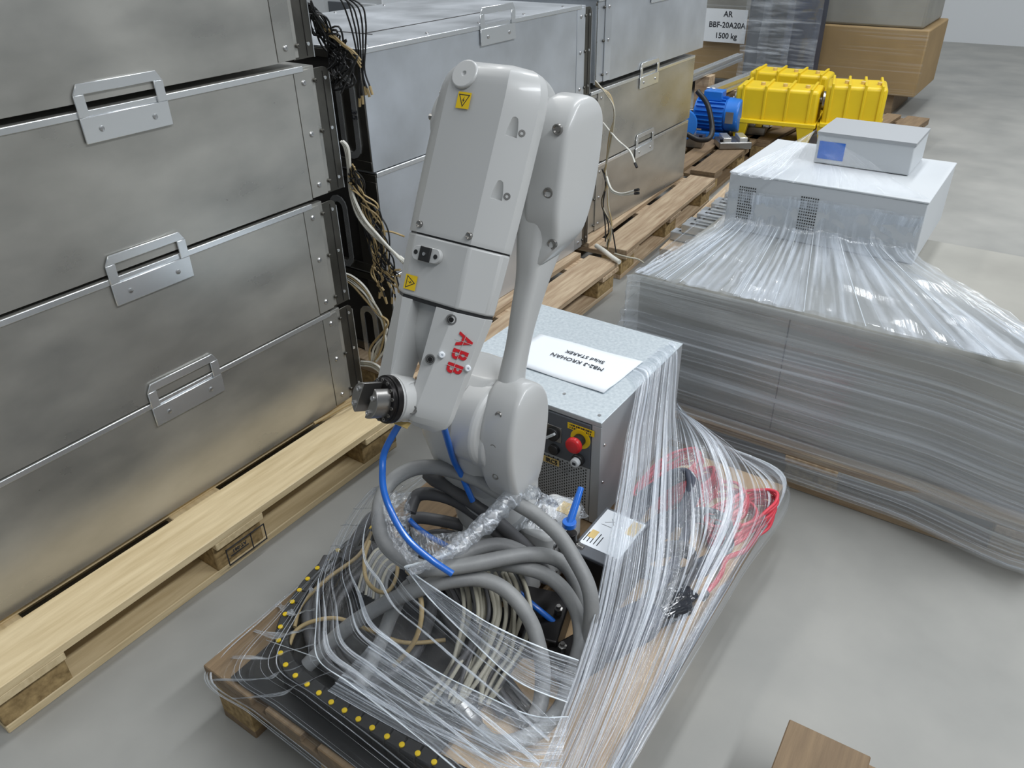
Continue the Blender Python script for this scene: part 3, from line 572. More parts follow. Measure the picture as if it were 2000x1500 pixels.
hose('grey_hose', Z((790, 1030, .28), (810, 1012, .29), (850, 1015, .29), (907, 1028, .28), (950, 1050, .26), (990, 1080, .23)), .0135, 'hose_dark', 'dark grey hose, lower one of the three inside the loop', 'hose')
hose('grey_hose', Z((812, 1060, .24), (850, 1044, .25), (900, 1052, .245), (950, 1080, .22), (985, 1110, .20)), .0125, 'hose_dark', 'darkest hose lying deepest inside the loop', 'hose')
hose('grey_hose', Z((672, 1092, .2), (700, 1045, .23), (735, 1005, .25), (790, 1030, .25), (830, 1090, .22), (845, 1180, .18), (800, 1290, .165), (700, 1330, .165), (620, 1280, .17), (600, 1180, .18), (640, 1090, .2)), .012, 'hose_dark', 'dark hose coil lying flat at the left under the film', 'hose')
rg = random.Random(5)
for i in range(7):
    dx = rg.uniform(-28, 28); dyv = rg.uniform(-22, 22)
    hose('dark_hose', Z((690+dx, 1330+dyv, .166), (640+dx*.6, 1255+dyv, .172), (650+dx, 1150+dyv, .18), (730+dx, 1075+dyv, .19), (830+dx, 1100+dyv*.5, .185), (900+dx, 1210+dyv, .175), (960+dx, 1330+dyv, .168), (1010+dx, 1400+dyv, .164)), .009, 'hose_dark' if i % 2 else 'black', 'dark cable in the tangle lying on the pallet under the film', 'cable', 'dark cables in the tangle on the pallet')
# beige bundle
for i in range(16):
    u = i/15; x0 = 893+u*130+rg.uniform(-5, 5); z0 = .28+rg.uniform(-.02, .02); mm = ('wire_beige', 'wire_beige', 'hose_dark', 'wire_beige')[i % 4]
    hose('beige_cable', Z((x0-5, 1120, z0), (x0+8, 1150+rg.uniform(-5, 5), z0+.01), (x0+14+rg.uniform(-3, 3), 1200, z0-.01), (x0+4+rg.uniform(-12, 8), 1260+rg.uniform(-10, 10), z0-.06), (x0-25+rg.uniform(-16, 10), 1320, z0-.09), (x0-55+rg.uniform(-25, 10), 1375, .17)), .0042+.001*(i % 3), mm, 'beige or grey cable hanging in the bundle under the arched grey hose', 'cable', 'cable bundle under the arched hose', n=7)
for i in range(12):
    a = rg.uniform(-6, 6)
    hose('grey_cable', Z((700+i*5, 1150+i*3+a, .20), (712+i*4, 1110+i*2+a, .225), (735+i*4, 1075+i*3, .24), (765+i*5, 1070+i*5+a, .23), (790+i*3, 1100+i*5, .20)), .0042, ('wire_beige', 'hose', 'hose')[i % 3], 'thin grey cable in the small bundle at the left, inside the film', 'cable', 'thin cable bundle at the left', n=7)
hose('tan_tube', Z((722, 1058, .26), (712, 1090, .27), (715, 1130, .28), (735, 1153, .285), (757, 1155, .29), (773, 1130, .30), (776, 1095, .31), (766, 1060, .30)), .0042, 'wire_tan', 'thin tan tube forming a small U at the left under the hose loop', 'tube', n=8)
hose('tan_tube', Z((795, 1115, .33), (812, 1135, .335), (822, 1170, .33), (823, 1205, .31), (815, 1240, .28), (798, 1270, .25), (770, 1300, .21)), .0048, 'wire_tan', 'thin tan tube curving down from the film knot', 'tube', n=8)
hose('tan_tube', Z((565, 1260, .19), (578, 1232, .195), (610, 1214, .20), (660, 1208, .205), (720, 1230, .20), (790, 1255, .19), (870, 1250, .18)), .0045, 'wire_tan', 'thin tan tube looping beside the yellow-dotted cable chain', 'tube', n=8)
hose('tan_tube', Z((575, 1225, .19), (590, 1180, .195), (640, 1130, .2), (700, 1085, .205), (725, 1040, .21)), .0045, 'wire_tan', 'thin tan tube running up to the upper left under film', 'tube', n=8)
# blue air hoses
hose('blue_air_hose', [wc+Vector((0, -.006, -.040))]+Z((752, 880, .63), (747, 920, .60), (749, 955, .575), (760, 990, .55), (780, 1030, .525), (808, 1065, .50), (845, 1095, .475), (884, 1121, .455)), .0062, 'blue_hose', 'bright blue air hose hanging from the wrist over the grey loop', 'hose', n=12)
hose('blue_air_hose', [FA(.36, -.04, XC+.05)]+Z((885, 895, .54), (900, 925, .49), (913, 955, .45), (923, 978, .42)), .0062, 'blue_hose', 'blue air hose dropping behind the grey loop beside the base', 'hose', n=12)
hose('blue_air_hose', Z((800, 1015, .34), (815, 1030, .345), (840, 1048, .34), (870, 1065, .33), (900, 1085, .31)), .0058, 'blue_hose', 'short blue hose seen through the loop under crinkled film', 'hose', n=10)
hose('blue_air_hose', Z((1005, 1150, .26), (1030, 1172, .25), (1055, 1193, .235), (1088, 1220, .21)), .0062, 'blue_hose', 'straight blue hose at the lower right between two grey hoses', 'hose', n=10)
# valve with blue lever
va = thing('ball_valve', 'small valve with an upright blue lever beside the robot base', 'valve', P(1118, 1045, .30))
vp = P(1116, 1040, .33)
MB().lathe(vp-Vector((0, 0, .05)), (0, 0, 1), [(-.04, .016), (0, .016), (.02, .020), (.03, .012), (.05, .012)], 18).build('valve_body', 'black_metal', va, .001)
MB().lathe(vp+Vector((.03, .0, -.035)), (-1, .1, 0), [(0, .010), (.012, .010), (.013, .013), (.045, .013), (.047, .010), (.07, .010)], 6).build('pipe_nipple', 'gun', va, .001)
MB().lathe(vp+Vector((-.07, -.03, -.045)), (1, .2, 0), [(0, .010), (.02, .013), (.045, .013)], 6).build('brass_nipple', 'gun', va, .001)
lv0, lv1 = P(1112, 1024, .352), P(1135, 952, .40); lvd = (lv1-lv0).normalized()
MB().tube([lv0, lv0.lerp(lv1, .3), lv0.lerp(lv1, .7), lv1], .0085, 8, rf=lambda u: 1.15-.35*u).build('lever', 'blue_hose', va, .001)
MB().lathe(lv0-Vector((0, 0, .004)), (0, 0, 1), [(0, .015), (.012, .015)], 16).build('lever_hub', 'blue_hose', va, .001)
# drive box
dbx = thing('drive_unit', 'black box with white label top and yellow stickers, half under film', 'box', (-.55, 1.125, .1485))
a = MB().bb(-.602, -.498, 1.048, 1.205, .15, .292).build('body', 'black', dbx, .004)
MB().bb(-.604, -.496, 1.046, 1.207, .292, .300).build('lid', 'panel_grey', dbx, .002)
tl = MB().bb(-.597, -.503, 1.075, 1.200, .3, .3008).build('white_label', 'paper', dbx)
for q in ((-.592, -.576, 1.10, 1.125), (-.53, -.508, 1.15, 1.195)): MB().bb(*q, .3008, .3014).build('warning_sticker', 'tag', dbx)
lg = MB()
for q in range(5): lg.bb(-.594+q*.008, -.592+q*.008, 1.085, 1.115+.006*(q % 2), .3008, .3012)
lg.box((-.572, 1.165, .301), (.022, .001, .0004), .6); lg.box((-.566, 1.168, .301), (.022, .001, .0004), 2.2); lg.bb(-.585, -.560, 1.15, 1.151, .3008, .3012)
lg.build('printed_lines', 'ink', tl, smooth=False, kind='stuff')
# black boxes between the hoses
for nm_, (cx, cy, dx, dy_, dz, rz), lb_ in (('motor_block', (-.60, .93, .10, .13, .07, .3), 'dark rectangular block between the grey hoses behind the blue hose'), ('valve_block', (-.50, .90, .07, .10, .055, -.4), 'dark block near the right hose bend with bright bolts')):
    t = thing(nm_, lb_, 'block', (cx, cy, .1485)); MB().box((cx, cy, .15+dz/2), (dx, dy_, dz), rz).build('body', 'black_metal', t, .004)
    for q in (-.3, .3): MB().lathe((cx+q*dx, cy+q*dy_*.5, .15+dz), (0, 0, 1), [(0, .009), (.012, .009), (.013, .005), (.02, .005)], 6).build('bolt', 'gun', t)
# energy chain with yellow pins
dots = [(760, 1010), (722, 1030), (690, 1052), (660, 1075), (638, 1093), (620, 1110), (601, 1131), (585, 1153), (571, 1176), (557, 1200), (548, 1225), (544, 1251), (548, 1276), (558, 1299), (577, 1320), (600, 1337), (623, 1354), (647, 1372), (673, 1388), (700, 1405), (727, 1422), (756, 1439), (785, 1455), (816, 1472), (848, 1489), (882, 1507), (917, 1526)]
ec = thing('cable_chain', 'black cable chain with a row of yellow pins curving along the lower left', 'cable chain', P(577, 1320, .1485))
zt = .205
dp = [P(x, y, zt) for x, y in dots]
for i in range(len(dp)-1):
    a, b_ = dp[i], dp[i+1]; d = b_-a; mid = (a+b_)/2; ang = math.atan2(d.y, d.x); nrm = Vector((-d.y, d.x, 0)).normalized()
    if nrm.dot(P(760, 1230, zt)-mid) < 0: nrm = -nrm
    c_ = mid+nrm*.005
    MB().box((c_.x, c_.y, zt-.0275), (d.length*1.02, .030, .055), ang).build('link', 'black', ec, .003, 1)
for p in dp[:-1]: MB().lathe((p.x, p.y, zt-.002), (0, 0, 1), [(0, .0052), (.0042, .0052), (.0048, .004)], 14).build('pin', 'yellow', ec)
# ---------------- right half of the pallet ----------------
pw_ = MB().bb(-.60, -.337, .50, 1.69, .1462, .1502).build('plywood_sheet', 'ply', smooth=False); recenter(pw_); tag(pw_, 'thin plywood sheet lying on the right side of the wrapped pallet', 'sheet')
mt = MB().bb(-1.06, -.61, .505, .95, .1462, .150).build('shade_sheet', 'black', smooth=False); recenter(mt); tag(mt, 'black sheet added as shade on the pallet under the tangle of hoses', 'shade sheet')  # black sheet added on the pallet to darken the shaded ground under hoses
rr = random.Random(21)
def coil(cx, cy, z, rx, ry, rot, tilt, turns, r, m, name, label, cat, group=None, jit=.012):
    pts = []
    n = int(turns*14)
    for i in range(n):
        a = 2*math.pi*i/14; q = Vector(((rx+rr.uniform(-jit, jit)*.5)*math.cos(a), (ry+rr.uniform(-jit, jit)*.5)*math.sin(a), .010*turns*(i/n-.5)*1.0+rr.uniform(-jit, jit)*.3))
        q = Matrix.Rotation(rot, 3, 'Z')@(Matrix.Rotation(tilt, 3, 'X')@q); pts.append(Vector((cx, cy, z))+q)
    return hose(name, pts, r, m, label, cat, group, n=7, k=4)
for i, (x, y, z, rx, ry, rt, tl_, tn) in enumerate(((1308, 935, .215, .038, .095, .5, .45, 6), (1345, 965, .205, .026, .085, .6, .5, 6), (1405, 985, .178, .052, .072, .7, .15, 5), (1448, 1010, .172, .042, .105, .45, .08, 7), (1430, 1030, .160, .036, .085, .2, .03, 5))):
    p = P(x, y, z); coil(p.x, p.y, z, rx, ry, -rt, tl_, tn, .0042, 'wire_red', 'red_cable', ('red cable coil nearest the controller, standing under film', 'narrow red cable coil, second from the controller', 'open red cable loop with dark gap in its middle', 'largest red cable coil at the right near the pallet corner', 'flat red cable coil beneath the largest one')[i], 'cable')
hose('red_cable', Z((1478, 1000, .16), (1480, 1040, .158), (1455, 1075, .157), (1420, 1090, .157), (1408, 1120, .157), (1395, 1140, .157), (1380, 1156, .157)), .006, 'wire_red', 'red cable tail ending in a dark plug on the plywood', 'cable')
pl = MB().lathe(P(1380, 1156, .158), P(1372, 1168, .158)-P(1380, 1156, .158), [(0, .006), (.004, .009), (.022, .009), (.024, .005)], 12).build('plug', 'black'); recenter(pl); tag(pl, 'small dark plug at the end of the red cable tail', 'plug')
coil(*P(1290, 990, .22)[:2], .21, .05, .11, -.5, .7, 5, .0075, 'navy', 'navy_cable', 'dark blue-grey cable coil behind the red ones, beside the controller', 'cable')
coil(*P(1330, 1060, .18)[:2], .175, .08, .13, -.5, .1, 5, .007, 'navy', 'navy_cable', 'dark blue-grey cable coil lying flat in the middle of the right side', 'cable')
coil(*P(1260, 1140, .18)[:2], .18, .06, .13, -.4, .2, 5, .007, 'hose_dark', 'navy_cable', 'dark cable coil under film in front of the black box', 'cable')
hose('navy_cable', Z((1330, 985, .2), (1340, 1040, .19), (1300, 1130, .18), (1250, 1190, .17), (1215, 1250, .165)), .012, 'navy', 'dark blue-grey cable running toward the front under film', 'cable')
def blob(name, c, d, rz, m, label, cat, amp=.012, seed=1, parts=None):
    bm = bmesh.new(); bmesh.ops.create_icosphere(bm, subdivisions=4, radius=1); q = random.Random(seed)
    from mathutils import noise as NZ
    for v in bm.verts:
        p = v.co.copy(); p = Vector([math.copysign(abs(a)**.75, a) for a in p]); f = 1+amp*20*(NZ.noise(p*2.2+Vector((seed, 0, 0))))*.35+.12*abs(NZ.noise(p*6+Vector((0, seed, 0))))
        p = Vector((p.x*d[0]/2, p.y*d[1]/2, p.z*d[2]/2))*f; p.z = max(p.z, -d[2]/2+.001); v.co = Matrix.Rotation(rz, 3, 'Z')@p
    me = bpy.data.meshes.new(name); bm.to_mesh(me); bm.free(); me.materials.append(M[m]); o = bpy.data.objects.new(name, me); C.objects.link(o); o.location = c
    tag(o, label, cat); return o
M['bag'] = mat('black_shiny_bag', s2l(40, 42, 48), 0.16, 0, coat=.4, bump=.9, bscale=38)
b_ = P(1300, 1190, .17); blob('black_bag', (b_.x, b_.y, .178), (.07, .14, .055), -.5, 'bag', 'small crumpled glossy black bag at the front of the right side', 'bag', .03, 4)
b_ = P(1225, 1230, .18); blob('cloth_pouch', (b_.x, b_.y, .18), (.08, .18, .06), -.35, 'navy', 'dark blue-grey soft pouch under dense film in front', 'pouch', .02, 8)

# ---------------- stretch film ----------------
from mathutils import noise as NZ
def sheet(name, rows, m, label=None, parent=None, ku=8, kv=8, wr=.004, sc=9, along=1.0, fold=None):
    """rows: list of strands, each a list of points running along the pull direction; smooth surface through them"""
    cols = [spline(r, kv) for r in rows]; n = len(cols[0]); g = [spline([c[j] for c in cols], ku) for j in range(n)]   # g[j][i]
    w = len(g[0]); vs = []; uv = []
    for j in range(n):
        for i in range(w):
            a = g[j][min(i+1, w-1)]-g[j][max(i-1, 0)]; b_ = g[min(j+1, n-1)][i]-g[max(j-1, 0)][i]; nr = a.cross(b_)
            nr = nr.normalized() if nr.length > 1e-9 else Vector((0, 0, 1)); u = i/(w-1); v = j/(n-1)
            f = NZ.noise(Vector((u*sc*3, v*sc*.35*along, 3.3)))*wr+NZ.noise(Vector((u*sc*9, v*sc*.6*along, 8.1)))*wr*.5
            vs.append(g[j][i]+nr*f); uv.append((u, v))
    fs = [(j*w+i, j*w+i+1, (j+1)*w+i+1, (j+1)*w+i) for j in range(n-1) for i in range(w-1)]
    me = bpy.data.meshes.new(name); offs = Vector(parent.location) if parent else Vector((0, 0, 0)); me.from_pydata([v-offs for v in vs], [], fs); me.update()
    for p in me.polygons: p.use_smooth = True
    me.materials.append(M[m]); ul = me.uv_layers.new(name='uv')
    for lp in me.loops: ul.data[lp.index].uv = uv[lp.vertex_index]
    o = bpy.data.objects.new(name, me); C.objects.link(o)
    if parent: o.parent = parent
    if label: o['label'] = label
    return o
wrap = thing('stretch_film_wrap', 'clear stretch film wrapped around the robot pallet and pulled over the controller', 'film', (-.735, 1.094, .1485))
T = lambda x, y, z: P(x, y, z)
CX = -.667
r0 = [Vector((-.72, 1.50, .4545)), PX(1242, 762, CX), T(1222, 860, .40), T(1205, 960, .37), T(1165, 1170, .315), T(1132, 1290, .28), T(1092, 1410, .235), T(1050, 1510, .20), T(1000, 1620, .16)]
r1 = [Vector((-.715, 1.57, .4545)), PX(1272, 732, CX), T(1255, 850, .38), T(1245, 960, .345), T(1210, 1170, .28), T(1170, 1310, .24), T(1125, 1420, .20), T(1080, 1520, .17), T(1030, 1640, .10)]
r2 = [Vector((-.71, 1.66, .4545)), PX(1302, 704, CX), T(1290, 820, .36), T(1280, 950, .32), T(1262, 1140, .25), T(1215, 1290, .205), T(1165, 1420, .175), T(1125, 1520, .155), T(1065, 1660, .06)]
r3 = [Vector((-.70, 1.73, .4545)), PX(1325, 688, CX), T(1322, 800, .335), T(1330, 900, .30), T(1330, 1080, .235), T(1285, 1230, .195), T(1220, 1390, .165), T(1165, 1500, .153), T(1100, 1680, .05)]
sheet('film_panel', [r0, r1, r2, r3], 'film', 'dense strands of film running down from the controller edge', wrap, wr=.006, sc=7)
q0 = r3[2:]
q0 = [PX(1318, 790, CX+.004)]+[T(1330, 900, .30), T(1330, 1080, .235), T(1285, 1230, .195), T(1220, 1390, .168), T(1165, 1500, .155)]
q1 = [PX(1321, 800, CX+.004), T(1385, 862, .295), T(1415, 985, .245), T(1350, 1150, .185), T(1270, 1350, .163), T(1200, 1500, .153)]
q2 = [PX(1322, 805, CX+.004), T(1440, 885, .25), T(1485, 990, .21), T(1405, 1150, .18), T(1300, 1360, .157), T(1225, 1500, .151)]
q3 = [PX(1322, 790, CX+.004), Vector((-.56, 1.70, .21)), Vector((-.34, 1.70, .165)), Vector((-.328, 1.35, .153)), Vector((-.328, .95, .151)), Vector((-.328, .72, .150))]
q4 = [PX(1322, 788, CX+.004), Vector((-.57, 1.712, .19)), Vector((-.325, 1.706, .12)), Vector((-.322, 1.35, .11)), Vector((-.322, .95, .11)), Vector((-.322, .55, .11))]
sheet('film_panel', [q0, q1, q2, q3, q4], 'film_mid', None, wrap, wr=.007, sc=9)
# strands bunched along the pallet edge and the front of the right side
e0 = [T(1400, 1150, .17), T(1320, 1280, .163), T(1240, 1400, .156), T(1180, 1520, .153), T(1140, 1650, .10)]
e1 = [Vector((-.325, 1.30, .155)), Vector((-.325, 1.08, .154)), Vector((-.325, .88, .153)), Vector((-.326, .68, .153)), Vector((-.326, .49, .15))]
sheet('film_panel', [e0, [a.lerp(b_, .5)+Vector((0, 0, .006)) for a, b_ in zip(e0, e1)], e1], 'film', None, wrap, wr=.005, sc=8)
# left and front skirt plus the lid of film around the hoses
c1 = [T(742, 955, .42), T(722, 962, .40), T(668, 1030, .385), T(622, 1130, .37), T(618, 1210, .355), T(620, 1285, .345), T(680, 1333, .335), T(760, 1395, .325), T(850, 1468, .315), T(930, 1535, .30), T(1010, 1600, .27)]
b1 = [Vector((-1.14, 1.35, .15)), Vector((-1.145, 1.22, .145)), Vector((-1.145, 1.05, .14)), Vector((-1.145, .86, .135)), Vector((-1.145, .66, .13)), Vector((-1.13, .49, .12)), Vector((-.98, .486, .11)), Vector((-.82, .486, .10)), Vector((-.66, .486, .09)), Vector((-.50, .486, .09)), Vector((-.36, .486, .09))]
mid = [a.lerp(b_, .5)+Vector((0, 0, -.02)) for a, b_ in zip(c1, b1)]
sheet('film_skirt', [c1, [a.lerp(b_, .22) for a, b_ in zip(c1, b1)], mid, b1], 'film_thin', 'thin film skirt from the hose top down to the pallet edge', wrap, ku=8, kv=6, wr=.008, sc=5, along=2)
d1 = [T(800, 925, .50), T(762, 960, .475), T(735, 1020, .455), T(748, 1075, .44), T(790, 1108, .43), T(830, 1150, .41), T(880, 1195, .39), T(940, 1250, .37), T(1000, 1300, .35), T(1050, 1345, .33), T(1095, 1390, .30)]
sheet('film_lid', [c1, [a.lerp(b_, .5)+Vector((0, 0, .004)) for a, b_ in zip(c1, d1)], d1], 'film_thin', None, wrap, ku=8, kv=6, wr=.006, sc=6, along=2)
# straight strands pulled tight across the opening
f0 = [T(790, 1108, .432), T(850, 1150, .42), T(950, 1215, .40), T(1050, 1262, .375), T(1130, 1290, .345)]
f1 = [T(795, 1112, .43), T(840, 1170, .41), T(920, 1250, .38), T(1010, 1330, .35), T(1108, 1372, .315)]
sheet('film_band', [f0, [a.lerp(b_, .5)-Vector((0, 0, .006)) for a, b_ in zip(f0, f1)], f1], 'film_mid', None, wrap, wr=.004, sc=8)
g0 = [T(740, 1240, .32), T(850, 1310, .30), T(950, 1360, .29), T(1040, 1398, .285), T(1110, 1400, .28)]
g1 = [T(640, 1350, .28), T(800, 1440, .27), T(920, 1500, .26), T(1010, 1540, .25), T(1090, 1540, .24)]
sheet('film_band', [g0, [a.lerp(b_, .5) for a, b_ in zip(g0, g1)], g1], 'film_mid', None, wrap, wr=.005, sc=8)
# rolled edges
def roll(pts, r): MB().tube(spline(pts, 8), r, 6, rf=lambda u: .7+.5*abs(math.sin(u*19))).build('rolled_edge', 'film_dense' if r > .004 else 'film_edge', wrap, ang=60)
roll(c1[3:], .0011); roll(f0, .0014); roll([T(790, 1108, .432), T(840, 1095, .45), T(880, 1080, .46)], .003); roll(q3, .0010); roll(g0, .0012); roll(f1, .0012)
roll([T(620, 1285, .345), T(520, 1250, .18), T(455, 1215, .15)][:2], .0008)
rng = random.Random(3)
def ribbon(A_, B_, u, w, lift, k=10):
    a_ = spline([a.lerp(b_, u)+lift for a, b_ in zip(A_, B_)], k); b2 = spline([a.lerp(b_, min(1, u+w))+lift*1.3 for a, b_ in zip(A_, B_)], k)
    n = len(a_); vs = []; uv = []; sd_ = rng.random()*9
    for q in range(n):
        t = q/(n-1); f = .25+.75*abs(NZ.noise(Vector((t*3+sd_, sd_, 1)))*2.2); f = min(f, 1.2); m_ = (a_[q]+b2[q])/2
        bow = Vector((0, 0, 1))*NZ.noise(Vector((t*6, sd_, 5)))*.004
        for e in range(3): vs.append(m_+(a_[q]-m_)*f*(1-e)+bow*(2 if e == 1 else 1)); uv.append((e/2+sd_, t*1.5+sd_))
    fs = [(q*3+e, q*3+e+1, q*3+e+4, q*3+e+3) for q in range(n-1) for e in range(2)]
    return MB().add(vs, fs).build('film_strand', 'film_ribbon', wrap, ang=80, uv=uv)
L_ = Vector((.002, -.002, .004))
for A_, B_, n_ in ((r0, r1, 22), (r1, r2, 16), (r2, r3, 12)):
    for i in range(n_): ribbon(A_[1:], B_[1:], rng.random()**1.2, rng.choice((.02, .04, .07, .14)), L_*(1+rng.random()))
ribbon(r0[1:], r1[1:], 0, .10, L_*2)
for A_, B_, n_ in ((q0, q1, 12), (q1, q2, 12), (q2, q3, 12), (e0, e1, 22)):
    for i in range(n_): ribbon(A_, B_, rng.random(), rng.choice((.02, .04, .08, .16)), L_*(.6+rng.random()))
for A_, B_, n_ in ((f0, f1, 16), (g0, g1, 14)):
    for i in range(n_): ribbon(A_, B_, rng.random(), rng.choice((.01, .02, .04)), L_*.4)
cm = [a.lerp(b_, .22) for a, b_ in zip(c1, b1)]
for i in range(9): ribbon(cm, b1, rng.random(), rng.choice((.006, .01, .02)), Vector((-.002, -.002, .002)))
for k in range(12):      # strands running from the hose top down and outward over the left pallet edge
    t_ = .6+k*.45; i0 = int(t_); f_ = t_-i0; a_ = c1[i0].lerp(c1[i0+1], f_); m_ = mid[i0].lerp(mid[i0+1], f_); b_ = b1[i0].lerp(b1[i0+1], f_)
    k2 = .04+.05*rng.random(); dxy = (c1[i0+1]-c1[i0])*k2; dx2 = (b1[i0+1]-b1[i0])*k2*1.5
    ribbon([a_, a_.lerp(m_, .6), m_, b_], [a_+dxy, a_.lerp(m_, .6)+dxy, m_+dx2, b_+dx2], 0, 1, Vector((-.002, -.002, .003)))
for i in range(14): ribbon(c1, d1, rng.random(), rng.choice((.01, .02, .04)), L_*.5)
# twisted rope of film over the hoses
rp = spline(Z((800, 1118, .445), (840, 1100, .455), (880, 1078, .465), (920, 1048, .47), (955, 1018, .475), (985, 985, .48), (1012, 964, .475), (1040, 962, .46), (1062, 975, .44), (1085, 985, .40)), 10)
ro = MB(); secs = []
for i, p in enumerate(rp):
    t = (rp[min(i+1, len(rp)-1)]-rp[max(i-1, 0)]).normalized(); up_ = t.orthogonal().normalized(); w_ = t.cross(up_); q = []
    for k in range(14):
        a = 2*math.pi*k/14; rad = (.006+.012*math.sin(math.pi*i/len(rp)))*(1+.55*NZ.noise(Vector((math.cos(a)*1.6+i*.12, math.sin(a)*1.6, i*.22)))); q.append(p+(up_*math.cos(a+i*.1)+w_*math.sin(a+i*.1))*rad)
    secs.append(q)
M['film_crinkle'] = film_mat('crinkled_film', .10, .85, 9, 30, gl=.9, th=.48)
ro.loft(secs, False); UV = [(k/14, i/len(rp)*2) for i in range(len(rp)) for k in range(14)]
ro.build('twisted_film', 'film_crinkle', wrap, ang=80, uv=UV, label='twisted rope of crinkled film')
h0 = Z((800, 960, .44), (800, 1010, .425), (802, 1060, .41), (815, 1100, .42)); h1 = Z((745, 975, .47), (752, 1020, .455), (770, 1065, .44), (800, 1105, .43))
sheet('crinkled_film', [h0, [a.lerp(b_, .5)+Vector((0, 0, .01)) for a, b_ in zip(h0, h1)], h1], 'film_crinkle', None, wrap, wr=.016, sc=4, along=6)
h0 = Z((800, 1030, .40), (850, 1042, .40), (905, 1040, .42)); h1 = Z((815, 1085, .40), (850, 1092, .41), (890, 1075, .45))
sheet('crinkled_film', [h0, [a.lerp(b_, .5)-Vector((0, 0, .01)) for a, b_ in zip(h0, h1)], h1], 'film_crinkle', None, wrap, wr=.014, sc=4, along=6)
h0 = [Vector((-.745, .955, .288)), Vector((-.70, 1.0, .338)), Vector((-.65, 1.03, .338)), Vector((-.628, 1.06, .30))]; h1 = [Vector((-.75, 1.06, .29)), Vector((-.715, 1.10, .342)), Vector((-.655, 1.15, .342)), Vector((-.627, 1.165, .29))]
sheet('crinkled_film', [h0, [a.lerp(b_, .5)+Vector((.0, 0, .018)) for a, b_ in zip(h0, h1)], h1], 'film_crinkle', None, wrap, wr=.008, sc=4, along=6)
# ---------------- wrapped crate on the right ----------------
cr = thing('grey_crate', 'large grey crate wrapped in many film layers on the right pallet', 'crate', (-.30, 2.27, .146))
MB().bb(-.893, .29, 1.905, 2.66, .147, .53).build('body', 'crate', cr, .02, 3)
MB().bb(-.45, -.447, 1.9035, 1.906, .16, .51).build('panel_joint', 'inner_dark', cr, smooth=False)
wb = thing('vented_box', 'light grey metal box with two vent hole grids on top of the wrapped crate', 'box', (-.55, 2.6, .532))
MB().bb(-.832, -.25, 2.402, 2.86, .532, .714).build('body', 'box_white', wb, .003)
MB().bb(-.834, -.248, 2.400, 2.862, .714, .720).build('lid', 'box_white', wb, .002)
vh = MB()
for gx in (-.795, -.60):
    for i in range(8):
        for j in range(12): vh.bb(gx+i*.007, gx+i*.007+.0038, 2.4008, 2.4015, .575+j*.009, .575+j*.009+.0042)
vh.build('vent_holes', 'inner_dark', wb, smooth=False, kind='stuff')
wr_ = thing('stretch_film_wrap', 'milky stretch film around the grey crate and the vented box', 'film', (-.30, 2.27, .15))
V = Vector
top = [V((-.905, 2.70, .54)), V((-.905, 2.3, .54)), V((-.905, 1.90, .54)), V((-.87, 1.888, .542)), V((-.5, 1.886, .542)), V((-.1, 1.886, .54)), V((.30, 1.888, .54)), V((.305, 2.6, .54))]
def lower(z, o): return [V((-.905-o, 2.70, z)), V((-.91-o, 2.3, z)), V((-.91-o*1.0, 1.90-o, z)), V((-.86, 1.885-o, z)), V((-.5, 1.880-o, z)), V((-.1, 1.880-o, z)), V((.30+o, 1.885-o, z)), V((.308+o, 2.6, z))]
sheet('film_skirt', [top, lower(.42, .004), lower(.28, .0), lower(.15, .012), lower(.03, .004)], 'film_grey', None, wr_, wr=.012, sc=4, along=2.5)
sheet('film_skirt', [lower(.44, .012), lower(.33, .02), lower(.22, .018), lower(.11, .024), lower(.05, .02)], 'film_mid', None, wr_, wr=.016, sc=5, along=3)
tt = [V((-.84, 2.395, .56)), V((-.70, 2.393, .56)), V((-.50, 2.393, .57)), V((-.25, 2.393, .57))]
bt = [V((-.90, 1.895, .542)), V((-.66, 1.888, .546)), V((-.35, 1.888, .546)), V((.28, 1.89, .546))]
rows = []
for a, b_ in zip(tt, bt): rows.append([a+V((0, .004, .10)), a, a.lerp(b_, .33)-V((0, 0, .006)), a.lerp(b_, .7)-V((0, 0, .004)), b_])
sheet('film_panel', rows, 'film', 'film sloping from the vented box down to the crate edge', wr_, ku=12, wr=.006, sc=10)
sheet('film_panel', [[p+V((0, -.004, .009)) for p in r_] for r_ in rows], 'film_mid', None, wr_, ku=12, wr=.012, sc=12, along=4)
# left flank: strands pulled from the box corner down to the crate corner
sheet('film_panel', [[V((-.84, 2.40, .62)), V((-.875, 2.2, .575)), V((-.905, 1.905, .545))], [V((-.845, 2.62, .64)), V((-.90, 2.5, .57)), V((-.91, 2.35, .54))]], 'film_mid', None, wr_, wr=.006, sc=6)
ap = PY(1592, 255, 2.62)
sheet('film_panel', [[P(1426, 338, .722), V((-.77, 2.47, .750)), V((-.70, 2.55, .79)), ap], [P(1460, 345, .723), V((-.74, 2.455, .74)), V((-.69, 2.54, .785)), ap], [P(1510, 352, .723), V((-.66, 2.45, .745)), V((-.65, 2.53, .79)), ap]], 'film', 'film gathered into a peak above the vented box', wr_, wr=.004, sc=8)
sheet('film_panel', [[P(1510, 352, .723), V((-.66, 2.45, .745)), V((-.65, 2.53, .79)), ap], [V((-.25, 2.42, .722)), V((-.36, 2.47, .75)), V((-.5, 2.55, .79)), ap]], 'film_thin', None, wr_, wr=.004, sc=8)
tb = thing('tall_box', 'grey box with a blue label behind the vented box, its corner lifting the film', 'box', (ap.x+.16, ap.y+.12, .722))
MB().bb(ap.x+.01, ap.x+.30, ap.y+.005, ap.y+.22, .722, ap.z-.004).build('body', 'box_white', tb, .004)
MB().bb(ap.x+.008, ap.x+.302, ap.y+.003, ap.y+.222, ap.z-.012, ap.z-.002).build('lid', 'ctrl', tb)
